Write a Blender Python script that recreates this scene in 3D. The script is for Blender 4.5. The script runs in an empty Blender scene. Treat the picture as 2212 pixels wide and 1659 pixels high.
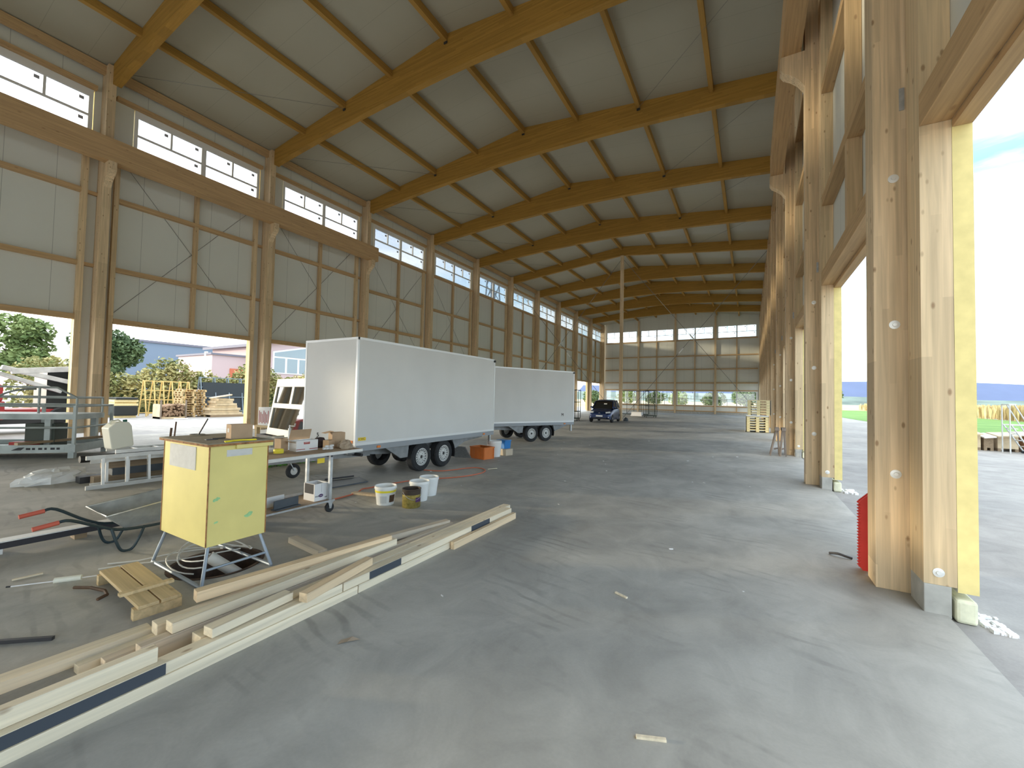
import bpy, bmesh, math, random
from mathutils import Vector, Matrix
R = math.radians
random.seed(7)
scene = bpy.context.scene
COL = scene.collection

# ------------------------------------------------------------------ camera
cam_data = bpy.data.cameras.new('camera')
cam_data.sensor_fit = 'HORIZONTAL'
cam_data.sensor_width = 36.0
cam_data.lens = 891.204 / 2212 * 36.0
cam_data.clip_start, cam_data.clip_end = 0.05, 6000
cam = bpy.data.objects.new('camera', cam_data)
COL.objects.link(cam)
YAW, PITCH, ROLL = 0.52345, 0.03192, 0.020963
_f = Vector((-math.sin(YAW) * math.cos(PITCH), math.cos(YAW) * math.cos(PITCH), math.sin(PITCH)))
_r = Vector((math.cos(YAW), math.sin(YAW), 0))
_u = _r.cross(_f)
_r2 = _r * math.cos(ROLL) + _u * math.sin(ROLL)
_u2 = _u * math.cos(ROLL) - _r * math.sin(ROLL)
cam.matrix_world = Matrix(((_r2.x, _u2.x, -_f.x, 0), (_r2.y, _u2.y, -_f.y, 0), (_r2.z, _u2.z, -_f.z, 1.5187), (0, 0, 0, 1)))
scene.camera = cam

# ------------------------------------------------------------------ sky, sun, exposure
SKY_STRENGTH = 1.0
world = bpy.data.worlds.new('sky')
scene.world = world
world.use_nodes = True
nt = world.node_tree
nt.nodes.clear()
N = nt.nodes.new
Lk = nt.links.new
tc = N('ShaderNodeTexCoord')
sep = N('ShaderNodeSeparateXYZ'); Lk(tc.outputs['Generated'], sep.inputs[0])
ramp = N('ShaderNodeValToRGB'); Lk(sep.outputs['Z'], ramp.inputs[0])
cr = ramp.color_ramp
cr.elements[0].position = 0.0; cr.elements[0].color = (0.86, 0.92, 0.98, 1)
cr.elements[1].position = 0.95; cr.elements[1].color = (0.80, 0.83, 0.86, 1)
e = cr.elements.new(0.17); e.color = (0.50, 0.76, 0.88, 1)
e = cr.elements.new(0.36); e.color = (0.16, 0.40, 0.76, 1)
e = cr.elements.new(0.62); e.color = (0.58, 0.70, 0.82, 1)
# clouds: noise on a flattened dome
mp = N('ShaderNodeMapping'); mp.inputs['Scale'].default_value = (1.0, 1.0, 5.5); Lk(tc.outputs['Generated'], mp.inputs[0])
ns = N('ShaderNodeTexNoise'); ns.inputs['Scale'].default_value = 2.6; ns.inputs['Detail'].default_value = 7; ns.inputs['Roughness'].default_value = 0.58
Lk(mp.outputs[0], ns.inputs['Vector'])
cl = N('ShaderNodeValToRGB'); Lk(ns.outputs['Fac'], cl.inputs[0])
cl.color_ramp.elements[0].position = 0.40; cl.color_ramp.elements[0].color = (0, 0, 0, 1)
cl.color_ramp.elements[1].position = 0.62; cl.color_ramp.elements[1].color = (1, 1, 1, 1)
# more cloud towards the horizon
ml = N('ShaderNodeMapRange'); ml.inputs[1].default_value = 0.02; ml.inputs[2].default_value = 0.5; ml.inputs[3].default_value = 1.0; ml.inputs[4].default_value = 0.30
Lk(sep.outputs['Z'], ml.inputs[0])
mm = N('ShaderNodeMath'); mm.operation = 'MULTIPLY'; Lk(cl.outputs[0], mm.inputs[0]); Lk(ml.outputs[0], mm.inputs[1])
ns2 = N('ShaderNodeTexNoise'); ns2.inputs['Scale'].default_value = 5.0; ns2.inputs['Detail'].default_value = 5; Lk(mp.outputs[0], ns2.inputs['Vector'])
cc = N('ShaderNodeValToRGB'); Lk(ns2.outputs['Fac'], cc.inputs[0])
cc.color_ramp.elements[0].position = 0.36; cc.color_ramp.elements[0].color = (0.52, 0.62, 0.74, 1)
cc.color_ramp.elements[1].position = 0.52; cc.color_ramp.elements[1].color = (1.0, 1.0, 1.0, 1)
mx = N('ShaderNodeMixRGB'); Lk(mm.outputs[0], mx.inputs[0]); Lk(ramp.outputs[0], mx.inputs[1]); Lk(cc.outputs[0], mx.inputs[2])
# evening sky: brighter towards the sun in the west
dt = N('ShaderNodeVectorMath'); dt.operation = 'DOT_PRODUCT'; Lk(tc.outputs['Generated'], dt.inputs[0]); dt.inputs[1].default_value = (-0.90, -0.42, 0.10)
gl_ = N('ShaderNodeMapRange'); Lk(dt.outputs['Value'], gl_.inputs[0]); gl_.inputs[1].default_value = -0.45; gl_.inputs[2].default_value = 0.95; gl_.inputs[3].default_value = SKY_STRENGTH * 1.0; gl_.inputs[4].default_value = SKY_STRENGTH * 1.6
wm = N('ShaderNodeMapRange'); Lk(dt.outputs['Value'], wm.inputs[0]); wm.inputs[1].default_value = -0.2; wm.inputs[2].default_value = 0.9; wm.inputs[3].default_value = 0.0; wm.inputs[4].default_value = 0.7
mw = N('ShaderNodeMixRGB'); Lk(wm.outputs[0], mw.inputs[0]); Lk(mx.outputs[0], mw.inputs[1]); mw.inputs[2].default_value = (1.0, 0.97, 0.90, 1)
bg = N('ShaderNodeBackground'); Lk(mw.outputs[0], bg.inputs[0]); Lk(gl_.outputs[0], bg.inputs[1])
wo = N('ShaderNodeOutputWorld'); Lk(bg.outputs[0], wo.inputs[0])

SUN_EL, SUN_AZ = 8.0, (0.90, 0.43)          # low evening sun, travelling towards +X +Y
sun_data = bpy.data.lights.new('sun', 'SUN')
sun_data.energy = 0.9
sun_data.angle = R(3)
sun_data.color = (1.0, 0.86, 0.62)
sun = bpy.data.objects.new('sun', sun_data)
COL.objects.link(sun)
sd = Vector((SUN_AZ[0] * math.cos(R(SUN_EL)), SUN_AZ[1] * math.cos(R(SUN_EL)), -math.sin(R(SUN_EL)))).normalized()
sun.rotation_euler = sd.to_track_quat('-Z', 'Y').to_euler()
sun.location = (-60, -40, 30)

vs = scene.view_settings
vs.view_transform = 'Standard'
vs.look = 'None'
vs.exposure = 1.75
vs.gamma = 1.0
vs.use_curve_mapping = False
scene.cycles.max_bounces = 10
scene.cycles.diffuse_bounces = 6
scene.cycles.glossy_bounces = 3
scene.cycles.transmission_bounces = 4
scene.cycles.transparent_max_bounces = 12
scene.cycles.caustics_reflective = False
scene.cycles.caustics_refractive = False
scene.cycles.sample_clamp_indirect = 6.0

# ------------------------------------------------------------------ materials
MAT = {}
def _new(name):
    m = bpy.data.materials.new(name)
    m.use_nodes = True
    t = m.node_tree
    b = t.nodes['Principled BSDF']
    MAT[name] = m
    return m, t, b

def plain(name, col, rough=0.6, metal=0.0, var=0.0, scale=8.0, spec=0.4):
    m, t, b = _new(name)
    b.inputs['Roughness'].default_value = rough
    b.inputs['Metallic'].default_value = metal
    b.inputs['Specular IOR Level'].default_value = spec
    if var:
        c = t.nodes.new('ShaderNodeTexCoord')
        n = t.nodes.new('ShaderNodeTexNoise'); n.inputs['Scale'].default_value = scale; n.inputs['Detail'].default_value = 4
        t.links.new(c.outputs['Object'], n.inputs['Vector'])
        r = t.nodes.new('ShaderNodeValToRGB')
        r.color_ramp.elements[0].position = 0.3; r.color_ramp.elements[0].color = tuple(x * (1 - var) for x in col) + (1,)
        r.color_ramp.elements[1].position = 0.7; r.color_ramp.elements[1].color = tuple(min(1, x * (1 + var)) for x in col) + (1,)
        t.links.new(n.outputs['Fac'], r.inputs[0]); t.links.new(r.outputs[0], b.inputs['Base Color'])
    else:
        b.inputs['Base Color'].default_value = (*col, 1)
    return m

def wood(name, col, axis='Z', grain=0.28, knots=0.5, rough=0.65, lam=0.0, lam_axis='X', knot_scale=2.2):
    """softwood: long grain along axis, darker round knots, optional glued lamella bands"""
    m, t, b = _new(name)
    b.inputs['Roughness'].default_value = rough
    b.inputs['Specular IOR Level'].default_value = 0.25
    nd, lk = t.nodes.new, t.links.new
    c = nd('ShaderNodeTexCoord')
    s = {'X': (0.5, 14, 14), 'Y': (14, 0.5, 14), 'Z': (14, 14, 0.5)}[axis]
    mp = nd('ShaderNodeMapping'); mp.inputs['Scale'].default_value = s; lk(c.outputs['Object'], mp.inputs[0])
    n = nd('ShaderNodeTexNoise'); n.inputs['Scale'].default_value = 2.0; n.inputs['Detail'].default_value = 5; n.inputs['Distortion'].default_value = 0.6
    lk(mp.outputs[0], n.inputs['Vector'])
    r = nd('ShaderNodeValToRGB')
    r.color_ramp.elements[0].position = 0.3; r.color_ramp.elements[0].color = tuple(x * (1 - grain) for x in col) + (1,)
    r.color_ramp.elements[1].position = 0.72; r.color_ramp.elements[1].color = tuple(min(1, x * (1 + grain * .55)) for x in col) + (1,)
    lk(n.outputs['Fac'], r.inputs[0])
    out = r.outputs[0]
    if lam:
        sx = nd('ShaderNodeSeparateXYZ'); lk(c.outputs['Object'], sx.inputs[0])
        q = nd('ShaderNodeMath'); q.operation = 'DIVIDE'; lk(sx.outputs[lam_axis], q.inputs[0]); q.inputs[1].default_value = lam
        fl = nd('ShaderNodeMath'); fl.operation = 'FLOOR'; lk(q.outputs[0], fl.inputs[0])
        lx = nd('ShaderNodeMath'); lx.operation = 'DIVIDE'; lk(sx.outputs[axis], lx.inputs[0]); lx.inputs[1].default_value = 1.7
        ad = nd('ShaderNodeMath'); ad.operation = 'MULTIPLY_ADD'; lk(fl.outputs[0], ad.inputs[0]); ad.inputs[1].default_value = 0.37; lk(lx.outputs[0], ad.inputs[2])
        f2 = nd('ShaderNodeMath'); f2.operation = 'FLOOR'; lk(ad.outputs[0], f2.inputs[0])
        cb = nd('ShaderNodeCombineXYZ'); lk(fl.outputs[0], cb.inputs[0]); lk(f2.outputs[0], cb.inputs[1])
        wn = nd('ShaderNodeTexWhiteNoise'); wn.noise_dimensions = '3D'; lk(cb.outputs[0], wn.inputs['Vector'])
        hs = nd('ShaderNodeHueSaturation'); lk(out, hs.inputs['Color'])
        mr = nd('ShaderNodeMapRange'); lk(wn.outputs['Value'], mr.inputs[0]); mr.inputs[3].default_value = 0.86; mr.inputs[4].default_value = 1.12
        lk(mr.outputs[0], hs.inputs['Value'])
        out = hs.outputs[0]
    if knots:
        ks = {'X': (0.45, 1, 1), 'Y': (1, 0.45, 1), 'Z': (1, 1, 0.45)}[axis]
        m2 = nd('ShaderNodeMapping'); m2.inputs['Scale'].default_value = tuple(k * knot_scale * 2 for k in ks); lk(c.outputs['Object'], m2.inputs[0])
        v = nd('ShaderNodeTexVoronoi'); v.inputs['Scale'].default_value = 1.6; lk(m2.outputs[0], v.inputs['Vector'])
        kr = nd('ShaderNodeValToRGB'); lk(v.outputs['Distance'], kr.inputs[0])
        kr.color_ramp.elements[0].position = 0.07; kr.color_ramp.elements[0].color = (knots, knots, knots, 1)
        kr.color_ramp.elements[1].position = 0.15; kr.color_ramp.elements[1].color = (0, 0, 0, 1)
        mixk = nd('ShaderNodeMixRGB'); lk(kr.outputs[0], mixk.inputs[0]); lk(out, mixk.inputs[1])
        mixk.inputs[2].default_value = (col[0] * .36, col[1] * .26, col[2] * .2, 1)
        out = mixk.outputs[0]
    lk(out, b.inputs['Base Color'])
    return m

def seamed(name, col, axis, pitch, width=0.012, dark=0.6, rough=0.5, var=0.05):
    """sheet-metal sandwich panel with fine joint lines every pitch metres along axis"""
    m, t, b = _new(name)
    nd, lk = t.nodes.new, t.links.new
    b.inputs['Roughness'].default_value = rough
    c = nd('ShaderNodeTexCoord')
    sx = nd('ShaderNodeSeparateXYZ'); lk(c.outputs['Object'], sx.inputs[0])
    q = nd('ShaderNodeMath'); q.operation = 'DIVIDE'; lk(sx.outputs[axis], q.inputs[0]); q.inputs[1].default_value = pitch
    fr = nd('ShaderNodeMath'); fr.operation = 'FRACT'; lk(q.outputs[0], fr.inputs[0])
    lt = nd('ShaderNodeMath'); lt.operation = 'LESS_THAN'; lk(fr.outputs[0], lt.inputs[0]); lt.inputs[1].default_value = width / pitch
    n = nd('ShaderNodeTexNoise'); n.inputs['Scale'].default_value = 0.8; n.inputs['Detail'].default_value = 3; lk(c.outputs['Object'], n.inputs['Vector'])
    r = nd('ShaderNodeValToRGB'); lk(n.outputs['Fac'], r.inputs[0])
    r.color_ramp.elements[0].color = tuple(x * (1 - var) for x in col) + (1,)
    r.color_ramp.elements[1].color = tuple(min(1, x * (1 + var)) for x in col) + (1,)
    mixk = nd('ShaderNodeMixRGB'); lk(lt.outputs[0], mixk.inputs[0]); lk(r.outputs[0], mixk.inputs[1])
    mixk.inputs[2].default_value = (*(x * dark for x in col), 1)
    lk(mixk.outputs[0], b.inputs['Base Color'])
    return m

def glass(name, tint=(0.97, 0.99, 1.0), refl=0.10):
    m, t, b = _new(name)
    t.nodes.remove(b)
    nd, lk = t.nodes.new, t.links.new
    o = t.nodes['Material Output']
    tr = nd('ShaderNodeBsdfTransparent'); tr.inputs[0].default_value = (*tint, 1)
    gl = nd('ShaderNodeBsdfGlossy'); gl.inputs['Roughness'].default_value = 0.02
    fz = nd('ShaderNodeFresnel'); fz.inputs[0].default_value = 1.45
    sc = nd('ShaderNodeMath'); sc.operation = 'MULTIPLY_ADD'; lk(fz.outputs[0], sc.inputs[0]); sc.inputs[1].default_value = 0.8; sc.inputs[2].default_value = refl * 0.3
    ms = nd('ShaderNodeMixShader'); lk(sc.outputs[0], ms.inputs[0]); lk(tr.outputs[0], ms.inputs[1]); lk(gl.outputs[0], ms.inputs[2])
    lk(ms.outputs[0], o.inputs[0])
    return m

def leafy(name, c1, c2, scale=1.2):
    m, t, b = _new(name)
    nd, lk = t.nodes.new, t.links.new
    b.inputs['Roughness'].default_value = 0.6
    b.inputs['Specular IOR Level'].default_value = 0.2
    c = nd('ShaderNodeTexCoord')
    n = nd('ShaderNodeTexNoise'); n.inputs['Scale'].default_value = scale; n.inputs['Detail'].default_value = 6; lk(c.outputs['Object'], n.inputs['Vector'])
    r = nd('ShaderNodeValToRGB'); lk(n.outputs['Fac'], r.inputs[0])
    r.color_ramp.elements[0].position = 0.35; r.color_ramp.elements[0].color = (*c1, 1)
    r.color_ramp.elements[1].position = 0.65; r.color_ramp.elements[1].color = (*c2, 1)
    lk(r.outputs[0], b.inputs['Base Color'])
    return m

def ground(name, base, dark, light, s1=0.35, s2=3.0, stretch=(1, 1, 1), rough=0.8, speck=0.0, streak=0.0):
    m, t, b = _new(name)
    nd, lk = t.nodes.new, t.links.new
    b.inputs['Roughness'].default_value = rough
    b.inputs['Specular IOR Level'].default_value = 0.25
    c = nd('ShaderNodeTexCoord')
    mp = nd('ShaderNodeMapping'); mp.inputs['Scale'].default_value = stretch; lk(c.outputs['Object'], mp.inputs[0])
    n1 = nd('ShaderNodeTexNoise'); n1.inputs['Scale'].default_value = s1; n1.inputs['Detail'].default_value = 6; n1.inputs['Roughness'].default_value = 0.6; lk(mp.outputs[0], n1.inputs['Vector'])
    r1 = nd('ShaderNodeValToRGB'); lk(n1.outputs['Fac'], r1.inputs[0])
    r1.color_ramp.elements[0].position = 0.34; r1.color_ramp.elements[0].color = (*dark, 1)
    r1.color_ramp.elements[1].position = 0.68; r1.color_ramp.elements[1].color = (*light, 1)
    e = r1.color_ramp.elements.new(0.5); e.color = (*base, 1)
    n2 = nd('ShaderNodeTexNoise'); n2.inputs['Scale'].default_value = s2; n2.inputs['Detail'].default_value = 8; n2.inputs['Roughness'].default_value = 0.65; n2.inputs['Distortion'].default_value = 0.8; lk(mp.outputs[0], n2.inputs['Vector'])
    r2 = nd('ShaderNodeMapRange'); lk(n2.outputs['Fac'], r2.inputs[0]); r2.inputs[1].default_value = 0.3; r2.inputs[2].default_value = 0.7; r2.inputs[3].default_value = 0.82; r2.inputs[4].default_value = 1.14
    hs = nd('ShaderNodeHueSaturation'); lk(r1.outputs[0], hs.inputs['Color']); lk(r2.outputs[0], hs.inputs['Value'])
    out = hs.outputs[0]
    if streak:
        # short curved rubber marks: thin bands of a distorted wave, masked to patches
        wv = nd('ShaderNodeTexWave'); wv.wave_type = 'BANDS'; wv.bands_direction = 'Y'; wv.inputs['Scale'].default_value = 1.5; wv.inputs['Distortion'].default_value = 7.0
        wv.inputs['Detail'].default_value = 2; wv.inputs['Detail Scale'].default_value = 1.1
        mp3 = nd('ShaderNodeMapping'); mp3.inputs['Scale'].default_value = (0.8, 1.6, 1); mp3.inputs['Rotation'].default_value = (0, 0, 0.35); lk(c.outputs['Object'], mp3.inputs[0]); lk(mp3.outputs[0], wv.inputs['Vector'])
        n4 = nd('ShaderNodeTexNoise'); n4.inputs['Scale'].default_value = 0.9; n4.inputs['Detail'].default_value = 5; n4.inputs['Roughness'].default_value = 0.7; lk(c.outputs['Object'], n4.inputs['Vector'])
        r4 = nd('ShaderNodeMapRange'); lk(n4.outputs['Fac'], r4.inputs[0]); r4.inputs[1].default_value = 0.5; r4.inputs[2].default_value = 0.66; r4.inputs[3].default_value = 0; r4.inputs[4].default_value = streak
        r5 = nd('ShaderNodeMapRange'); lk(wv.outputs['Fac'], r5.inputs[0]); r5.inputs[1].default_value = 0.62; r5.inputs[2].default_value = 0.92
        mu = nd('ShaderNodeMath'); mu.operation = 'MULTIPLY'; lk(r4.outputs[0], mu.inputs[0]); lk(r5.outputs[0], mu.inputs[1])
        mk = nd('ShaderNodeMixRGB'); lk(mu.outputs[0], mk.inputs[0]); lk(out, mk.inputs[1]); mk.inputs[2].default_value = (*(x * .75 for x in dark), 1)
        out = mk.outputs[0]
    if speck:
        n3 = nd('ShaderNodeTexNoise'); n3.inputs['Scale'].default_value = 60; n3.inputs['Detail'].default_value = 2; lk(c.outputs['Object'], n3.inputs['Vector'])
        h3 = nd('ShaderNodeHueSaturation'); lk(out, h3.inputs['Color'])
        r3 = nd('ShaderNodeMapRange'); lk(n3.outputs['Fac'], r3.inputs[0]); r3.inputs[3].default_value = 1 - speck; r3.inputs[4].default_value = 1 + speck; lk(r3.outputs[0], h3.inputs['Value'])
        out = h3.outputs[0]
    lk(out, b.inputs['Base Color'])
    bp = nd('ShaderNodeBump'); bp.inputs['Strength'].default_value = 0.15; bp.inputs['Distance'].default_value = 0.01; lk(n2.outputs['Fac'], bp.inputs['Height']); lk(bp.outputs[0], b.inputs['Normal'])
    return m

wood('beam wood', (0.41, 0.225, 0.045), 'X', grain=0.14, knots=0.0, lam=0.045, lam_axis='Z')
wood('purlin wood', (0.44, 0.25, 0.06), 'Y', grain=0.18, knots=0.3)
wood('column wood', (0.70, 0.53, 0.33), 'Z', grain=0.22, knots=0.75, lam=0.043, lam_axis='X', knot_scale=3.2)
wood('rail wood', (0.56, 0.37, 0.19), 'Y', grain=0.2, knots=0.4)
wood('rail wood across', (0.56, 0.37, 0.19), 'X', grain=0.2, knots=0.4)
wood('stud wood', (0.62, 0.44, 0.25), 'Z', grain=0.22, knots=0.5)
wood('jamb wood', (0.70, 0.53, 0.32), 'Z', grain=0.2, knots=0.7, lam=0.06, lam_axis='X', knot_scale=3)
wood('lumber', (0.80, 0.70, 0.52), 'Y', grain=0.2, knots=0.7, knot_scale=3.2)
wood('lumber orange', (0.80, 0.61, 0.39), 'Y', grain=0.2, knots=0.6, knot_scale=3.2)
wood('lumber weathered', (0.62, 0.53, 0.41), 'Y', grain=0.25, knots=0.6, knot_scale=3.2)
wood('pallet wood', (0.66, 0.50, 0.28), 'X', grain=0.25, knots=0.4, knot_scale=3)
wood('old pallet wood', (0.34, 0.25, 0.16), 'Y', grain=0.3, knots=0.3)
wood('pale pallet wood', (0.78, 0.66, 0.36), 'X', grain=0.15, knots=0.2)
wood('trestle wood', (0.26, 0.21, 0.17), 'Z', grain=0.25, knots=0.3)
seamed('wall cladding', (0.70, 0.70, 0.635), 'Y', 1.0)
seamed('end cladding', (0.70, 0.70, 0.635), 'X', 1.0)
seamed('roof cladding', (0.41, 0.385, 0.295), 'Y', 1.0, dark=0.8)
plain('foam edge', (0.80, 0.66, 0.28), 0.85, var=0.08, scale=9)
plain('window frame white', (0.80, 0.80, 0.79), 0.45)
plain('sticker grey', (0.42, 0.42, 0.46), 0.7)
glass('window glass')
plain('steel', (0.45, 0.47, 0.48), 0.35, 0.9, var=0.08, scale=6)
plain('galvanised', (0.50, 0.52, 0.53), 0.42, 0.75, var=0.15, scale=18)
plain('washer', (0.78, 0.78, 0.74), 0.35, 0.3)
plain('dark steel', (0.07, 0.07, 0.075), 0.5, 0.6)
plain('rod steel', (0.20, 0.20, 0.19), 0.45, 0.7)
plain('footing concrete', (0.42, 0.41, 0.37), 0.9, var=0.18, scale=7)
plain('block foam', (0.72, 0.71, 0.52), 0.95, var=0.2, scale=10)
ground('floor concrete', (0.41, 0.40, 0.365), (0.30, 0.293, 0.268), (0.50, 0.487, 0.445), 0.45, 2.2, (1, 0.75, 1), rough=0.62, speck=0.06, streak=0.55)
ground('yard asphalt', (0.34, 0.325, 0.305), (0.285, 0.275, 0.26), (0.385, 0.37, 0.345), 0.3, 2.0, rough=0.85, speck=0.10)
ground('yard concrete', (0.32, 0.315, 0.31), (0.27, 0.265, 0.26), (0.36, 0.355, 0.35), 0.15, 1.0, (0.6, 2.4, 1), rough=0.8)

# ------------------------------------------------------------------ mesh helpers
BASE = {}
class MB:
    def __init__(s):
        s.v, s.f, s.m = [], [], []
    def add(s, vs, fs, m=0):
        o = len(s.v)
        s.v += [tuple(v) for v in vs]
        s.f += [tuple(i + o for i in f) for f in fs]
        s.m += [m] * len(fs)
        return s
    def box(s, x0, y0, z0, x1, y1, z1, m=0, me=None):
        """me: material index of the faces other than +-X (panel edges)"""
        v = [(x0, y0, z0), (x1, y0, z0), (x1, y1, z0), (x0, y1, z0), (x0, y0, z1), (x1, y0, z1), (x1, y1, z1), (x0, y1, z1)]
        f = [(0, 3, 2, 1), (4, 5, 6, 7), (0, 1, 5, 4), (2, 3, 7, 6), (1, 2, 6, 5), (3, 0, 4, 7)]
        s.add(v, f, m)
        if me is not None:
            n = len(s.m)
            for i in range(n - 6, n - 2): s.m[i] = me
        return s
    def obox(s, c, a, b, d, m=0):
        c, a, b, d = Vector(c), Vector(a), Vector(b), Vector(d)
        if a.cross(b).dot(d) < 0: a = -a
        v = [c - a - b - d, c + a - b - d, c + a + b - d, c - a + b - d, c - a - b + d, c + a - b + d, c + a + b + d, c - a + b + d]
        return s.add(v, [(0, 3, 2, 1), (4, 5, 6, 7), (0, 1, 5, 4), (2, 3, 7, 6), (1, 2, 6, 5), (3, 0, 4, 7)], m)
    def bar(s, p, q, w, h, up=(0, 0, 1), m=0):
        p, q = Vector(p), Vector(q)
        d = (q - p); L = d.length; d.normalize()
        up = Vector(up)
        if abs(d.dot(up)) > 0.98: up = Vector((1, 0, 0))
        sd = d.cross(up).normalized(); u = sd.cross(d).normalized()
        return s.obox((p + q) / 2, d * (L / 2), sd * (w / 2), u * (h / 2), m)
    def tube(s, pts, r, n=8, m=0, closed=False):
        pts = [Vector(p) for p in pts]
        k = len(pts)
        rs = r if isinstance(r, (list, tuple)) else [r] * k
        o = len(s.v); prev = None
        for i, p in enumerate(pts):
            if closed: d = (pts[(i + 1) % k] - pts[i - 1])
            else: d = pts[min(i + 1, k - 1)] - pts[max(i - 1, 0)]
            d.normalize()
            if prev is None:
                a = Vector((0, 0, 1)) if abs(d.z) < 0.9 else Vector((1, 0, 0))
                u = d.cross(a).normalized()
            else:
                u = (prev - d * prev.dot(d)).normalized()
            w = d.cross(u); prev = u
            for j in range(n):
                t = 2 * math.pi * j / n
                s.v.append(tuple(p + (u * math.cos(t) + w * math.sin(t)) * rs[i]))
        segs = k if closed else k - 1
        for i in range(segs):
            for j in range(n):
                a, b = o + i * n + j, o + i * n + (j + 1) % n
                c, d2 = o + ((i + 1) % k) * n + (j + 1) % n, o + ((i + 1) % k) * n + j
                s.f.append((a, b, c, d2)); s.m.append(m)
        if not closed:
            s.f.append(tuple(o + j for j in reversed(range(n)))); s.m.append(m)
            s.f.append(tuple(o + (k - 1) * n + j for j in range(n))); s.m.append(m)
        return s
    def lathe(s, prof, n=24, c=(0, 0, 0), axis='Z', m=0, tilt=None, cap=None):
        if cap is None: cap = prof[0][0] < 1e-6 and prof[-1][0] > 1e-6 and len(prof) > 2
        o = len(s.v); k = len(prof); c = Vector(c)
        for (r, z) in prof:
            for j in range(n):
                t = 2 * math.pi * j / n
                p = Vector((r * math.cos(t), r * math.sin(t), z))
                if axis == 'X': p = Vector((p.z, p.x, p.y))
                elif axis == 'Y': p = Vector((p.y, p.z, p.x))
                if tilt: p = tilt @ p
                s.v.append(tuple(c + p))
        for i in range(k - 1):
            for j in range(n):
                s.f.append((o + i * n + j, o + i * n + (j + 1) % n, o + (i + 1) * n + (j + 1) % n, o + (i + 1) * n + j)); s.m.append(m)
        if cap and prof[0][0] > 1e-6: s.f.append(tuple(o + j for j in reversed(range(n)))); s.m.append(m)
        if cap and prof[-1][0] > 1e-6: s.f.append(tuple(o + (k - 1) * n + j for j in range(n))); s.m.append(m)
        return s
    def prism(s, poly, axis, lo, hi, m=0):
        k = len(poly)
        def P(a, b, c):
            return {'X': (c, a, b), 'Y': (a, c, b), 'Z': (a, b, c)}[axis]
        v = [P(a, b, lo) for a, b in poly] + [P(a, b, hi) for a, b in poly]
        f = [tuple(range(k)), tuple(reversed(range(k, 2 * k)))] + [(i, i + k, (i + 1) % k + k, (i + 1) % k) for i in range(k)]
        return s.add(v, f, m)
    def build(s, name, mats, parent=None, local=False, smooth=False, bevel=0, loc=None):
        if isinstance(mats, str): mats = [mats]
        base = Vector((0, 0, 0))
        if parent is not None and not local: base = BASE.get(parent.name, Vector((0, 0, 0)))
        if parent is None and loc is not None: base = Vector(loc)
        me = bpy.data.meshes.new(name)
        me.from_pydata([tuple(Vector(v) - base) for v in s.v], [], s.f)
        for mt in mats: me.materials.append(MAT[mt])
        if len(mats) > 1: me.polygons.foreach_set('material_index', s.m)
        bm = bmesh.new(); bm.from_mesh(me)
        bmesh.ops.recalc_face_normals(bm, faces=bm.faces)
        bm.to_mesh(me); bm.free()
        if smooth:
            me.polygons.foreach_set('use_smooth', [True] * len(me.polygons))
            try: me.set_sharp_from_angle(angle=R(38))
            except Exception: pass
        me.update()
        o = bpy.data.objects.new(name, me)
        COL.objects.link(o)
        if parent is not None:
            o.parent = parent
            BASE[o.name] = base
        else:
            o.location = base
            BASE[o.name] = base
        if bevel:
            b = o.modifiers.new('edge', 'BEVEL'); b.width = bevel; b.segments = 2; b.limit_method = 'ANGLE'
        return o

def lab(o, label, cat, group=None):
    o['label'] = label; o['category'] = cat
    if group: o['group'] = group
    return o
def struct(o):
    o['kind'] = 'structure'
    return o
def thing(name, label, cat, loc=(0, 0, 0), rz=0.0, group=None):
    o = bpy.data.objects.new(name, None)
    o.empty_display_size = 0.1
    COL.objects.link(o)
    o.location = loc
    o.rotation_euler = (0, 0, rz)
    BASE[o.name] = Vector(loc)
    return lab(o, label, cat, group)
def group_root(name, loc=(0, 0, 0)):
    o = bpy.data.objects.new(name, None); o.empty_display_size = 0.1
    COL.objects.link(o); o.location = loc; BASE[o.name] = Vector(loc)
    return struct(o)
def dup(src, loc, rz=None, label=None, group=None):
    r = src.copy(); COL.objects.link(r); r.location = loc
    BASE[r.name] = Vector(loc)
    if rz is not None: r.rotation_euler = (0, 0, rz)
    if label: r['label'] = label
    if group: r['group'] = group
    for ch in list(src.children):
        c = ch.copy(); COL.objects.link(c); c.parent = r
        for g in list(ch.children):
            d = g.copy(); COL.objects.link(d); d.parent = c
    return r
def text(name, body, size, loc, mat, parent, rot=(0, 0, 0), depth=0.002):
    cu = bpy.data.curves.new(name, 'FONT')
    cu.body = body; cu.size = size; cu.extrude = depth; cu.align_x = 'CENTER'; cu.align_y = 'CENTER'
    cu.materials.append(MAT[mat])
    tmp = bpy.data.objects.new(name, cu); COL.objects.link(tmp)
    bpy.context.view_layer.update()
    me = bpy.data.meshes.new_from_object(tmp.evaluated_get(bpy.context.evaluated_depsgraph_get()))
    bpy.data.objects.remove(tmp, do_unlink=True)
    o = bpy.data.objects.new(name, me); COL.objects.link(o)
    if not me.materials: me.materials.append(MAT[mat])
    o.parent = parent
    o.location = Vector(loc) - BASE.get(parent.name, Vector((0, 0, 0)))
    o.rotation_euler = rot
    return o
ORD = ['zeroth', 'first', 'second', 'third', 'fourth', 'fifth', 'sixth', 'seventh', 'eighth', 'ninth', 'tenth', 'eleventh', 'twelfth']

# ------------------------------------------------------------------ hall geometry
XL, XR, Y0, S, YEND = -17.115, 0.913, 4.56, 5.0, 54.62
XC = (XL + XR) / 2
K0, K1 = -3, 10                                   # bays K0..K1-1, the last ends at the end wall
def Yk(k): return Y0 + S * k
SLOPE = 0.1138
def zroof(x): return 12.62 - abs(x - XC) * SLOPE
YFRONT = Yk(K0)

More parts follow.
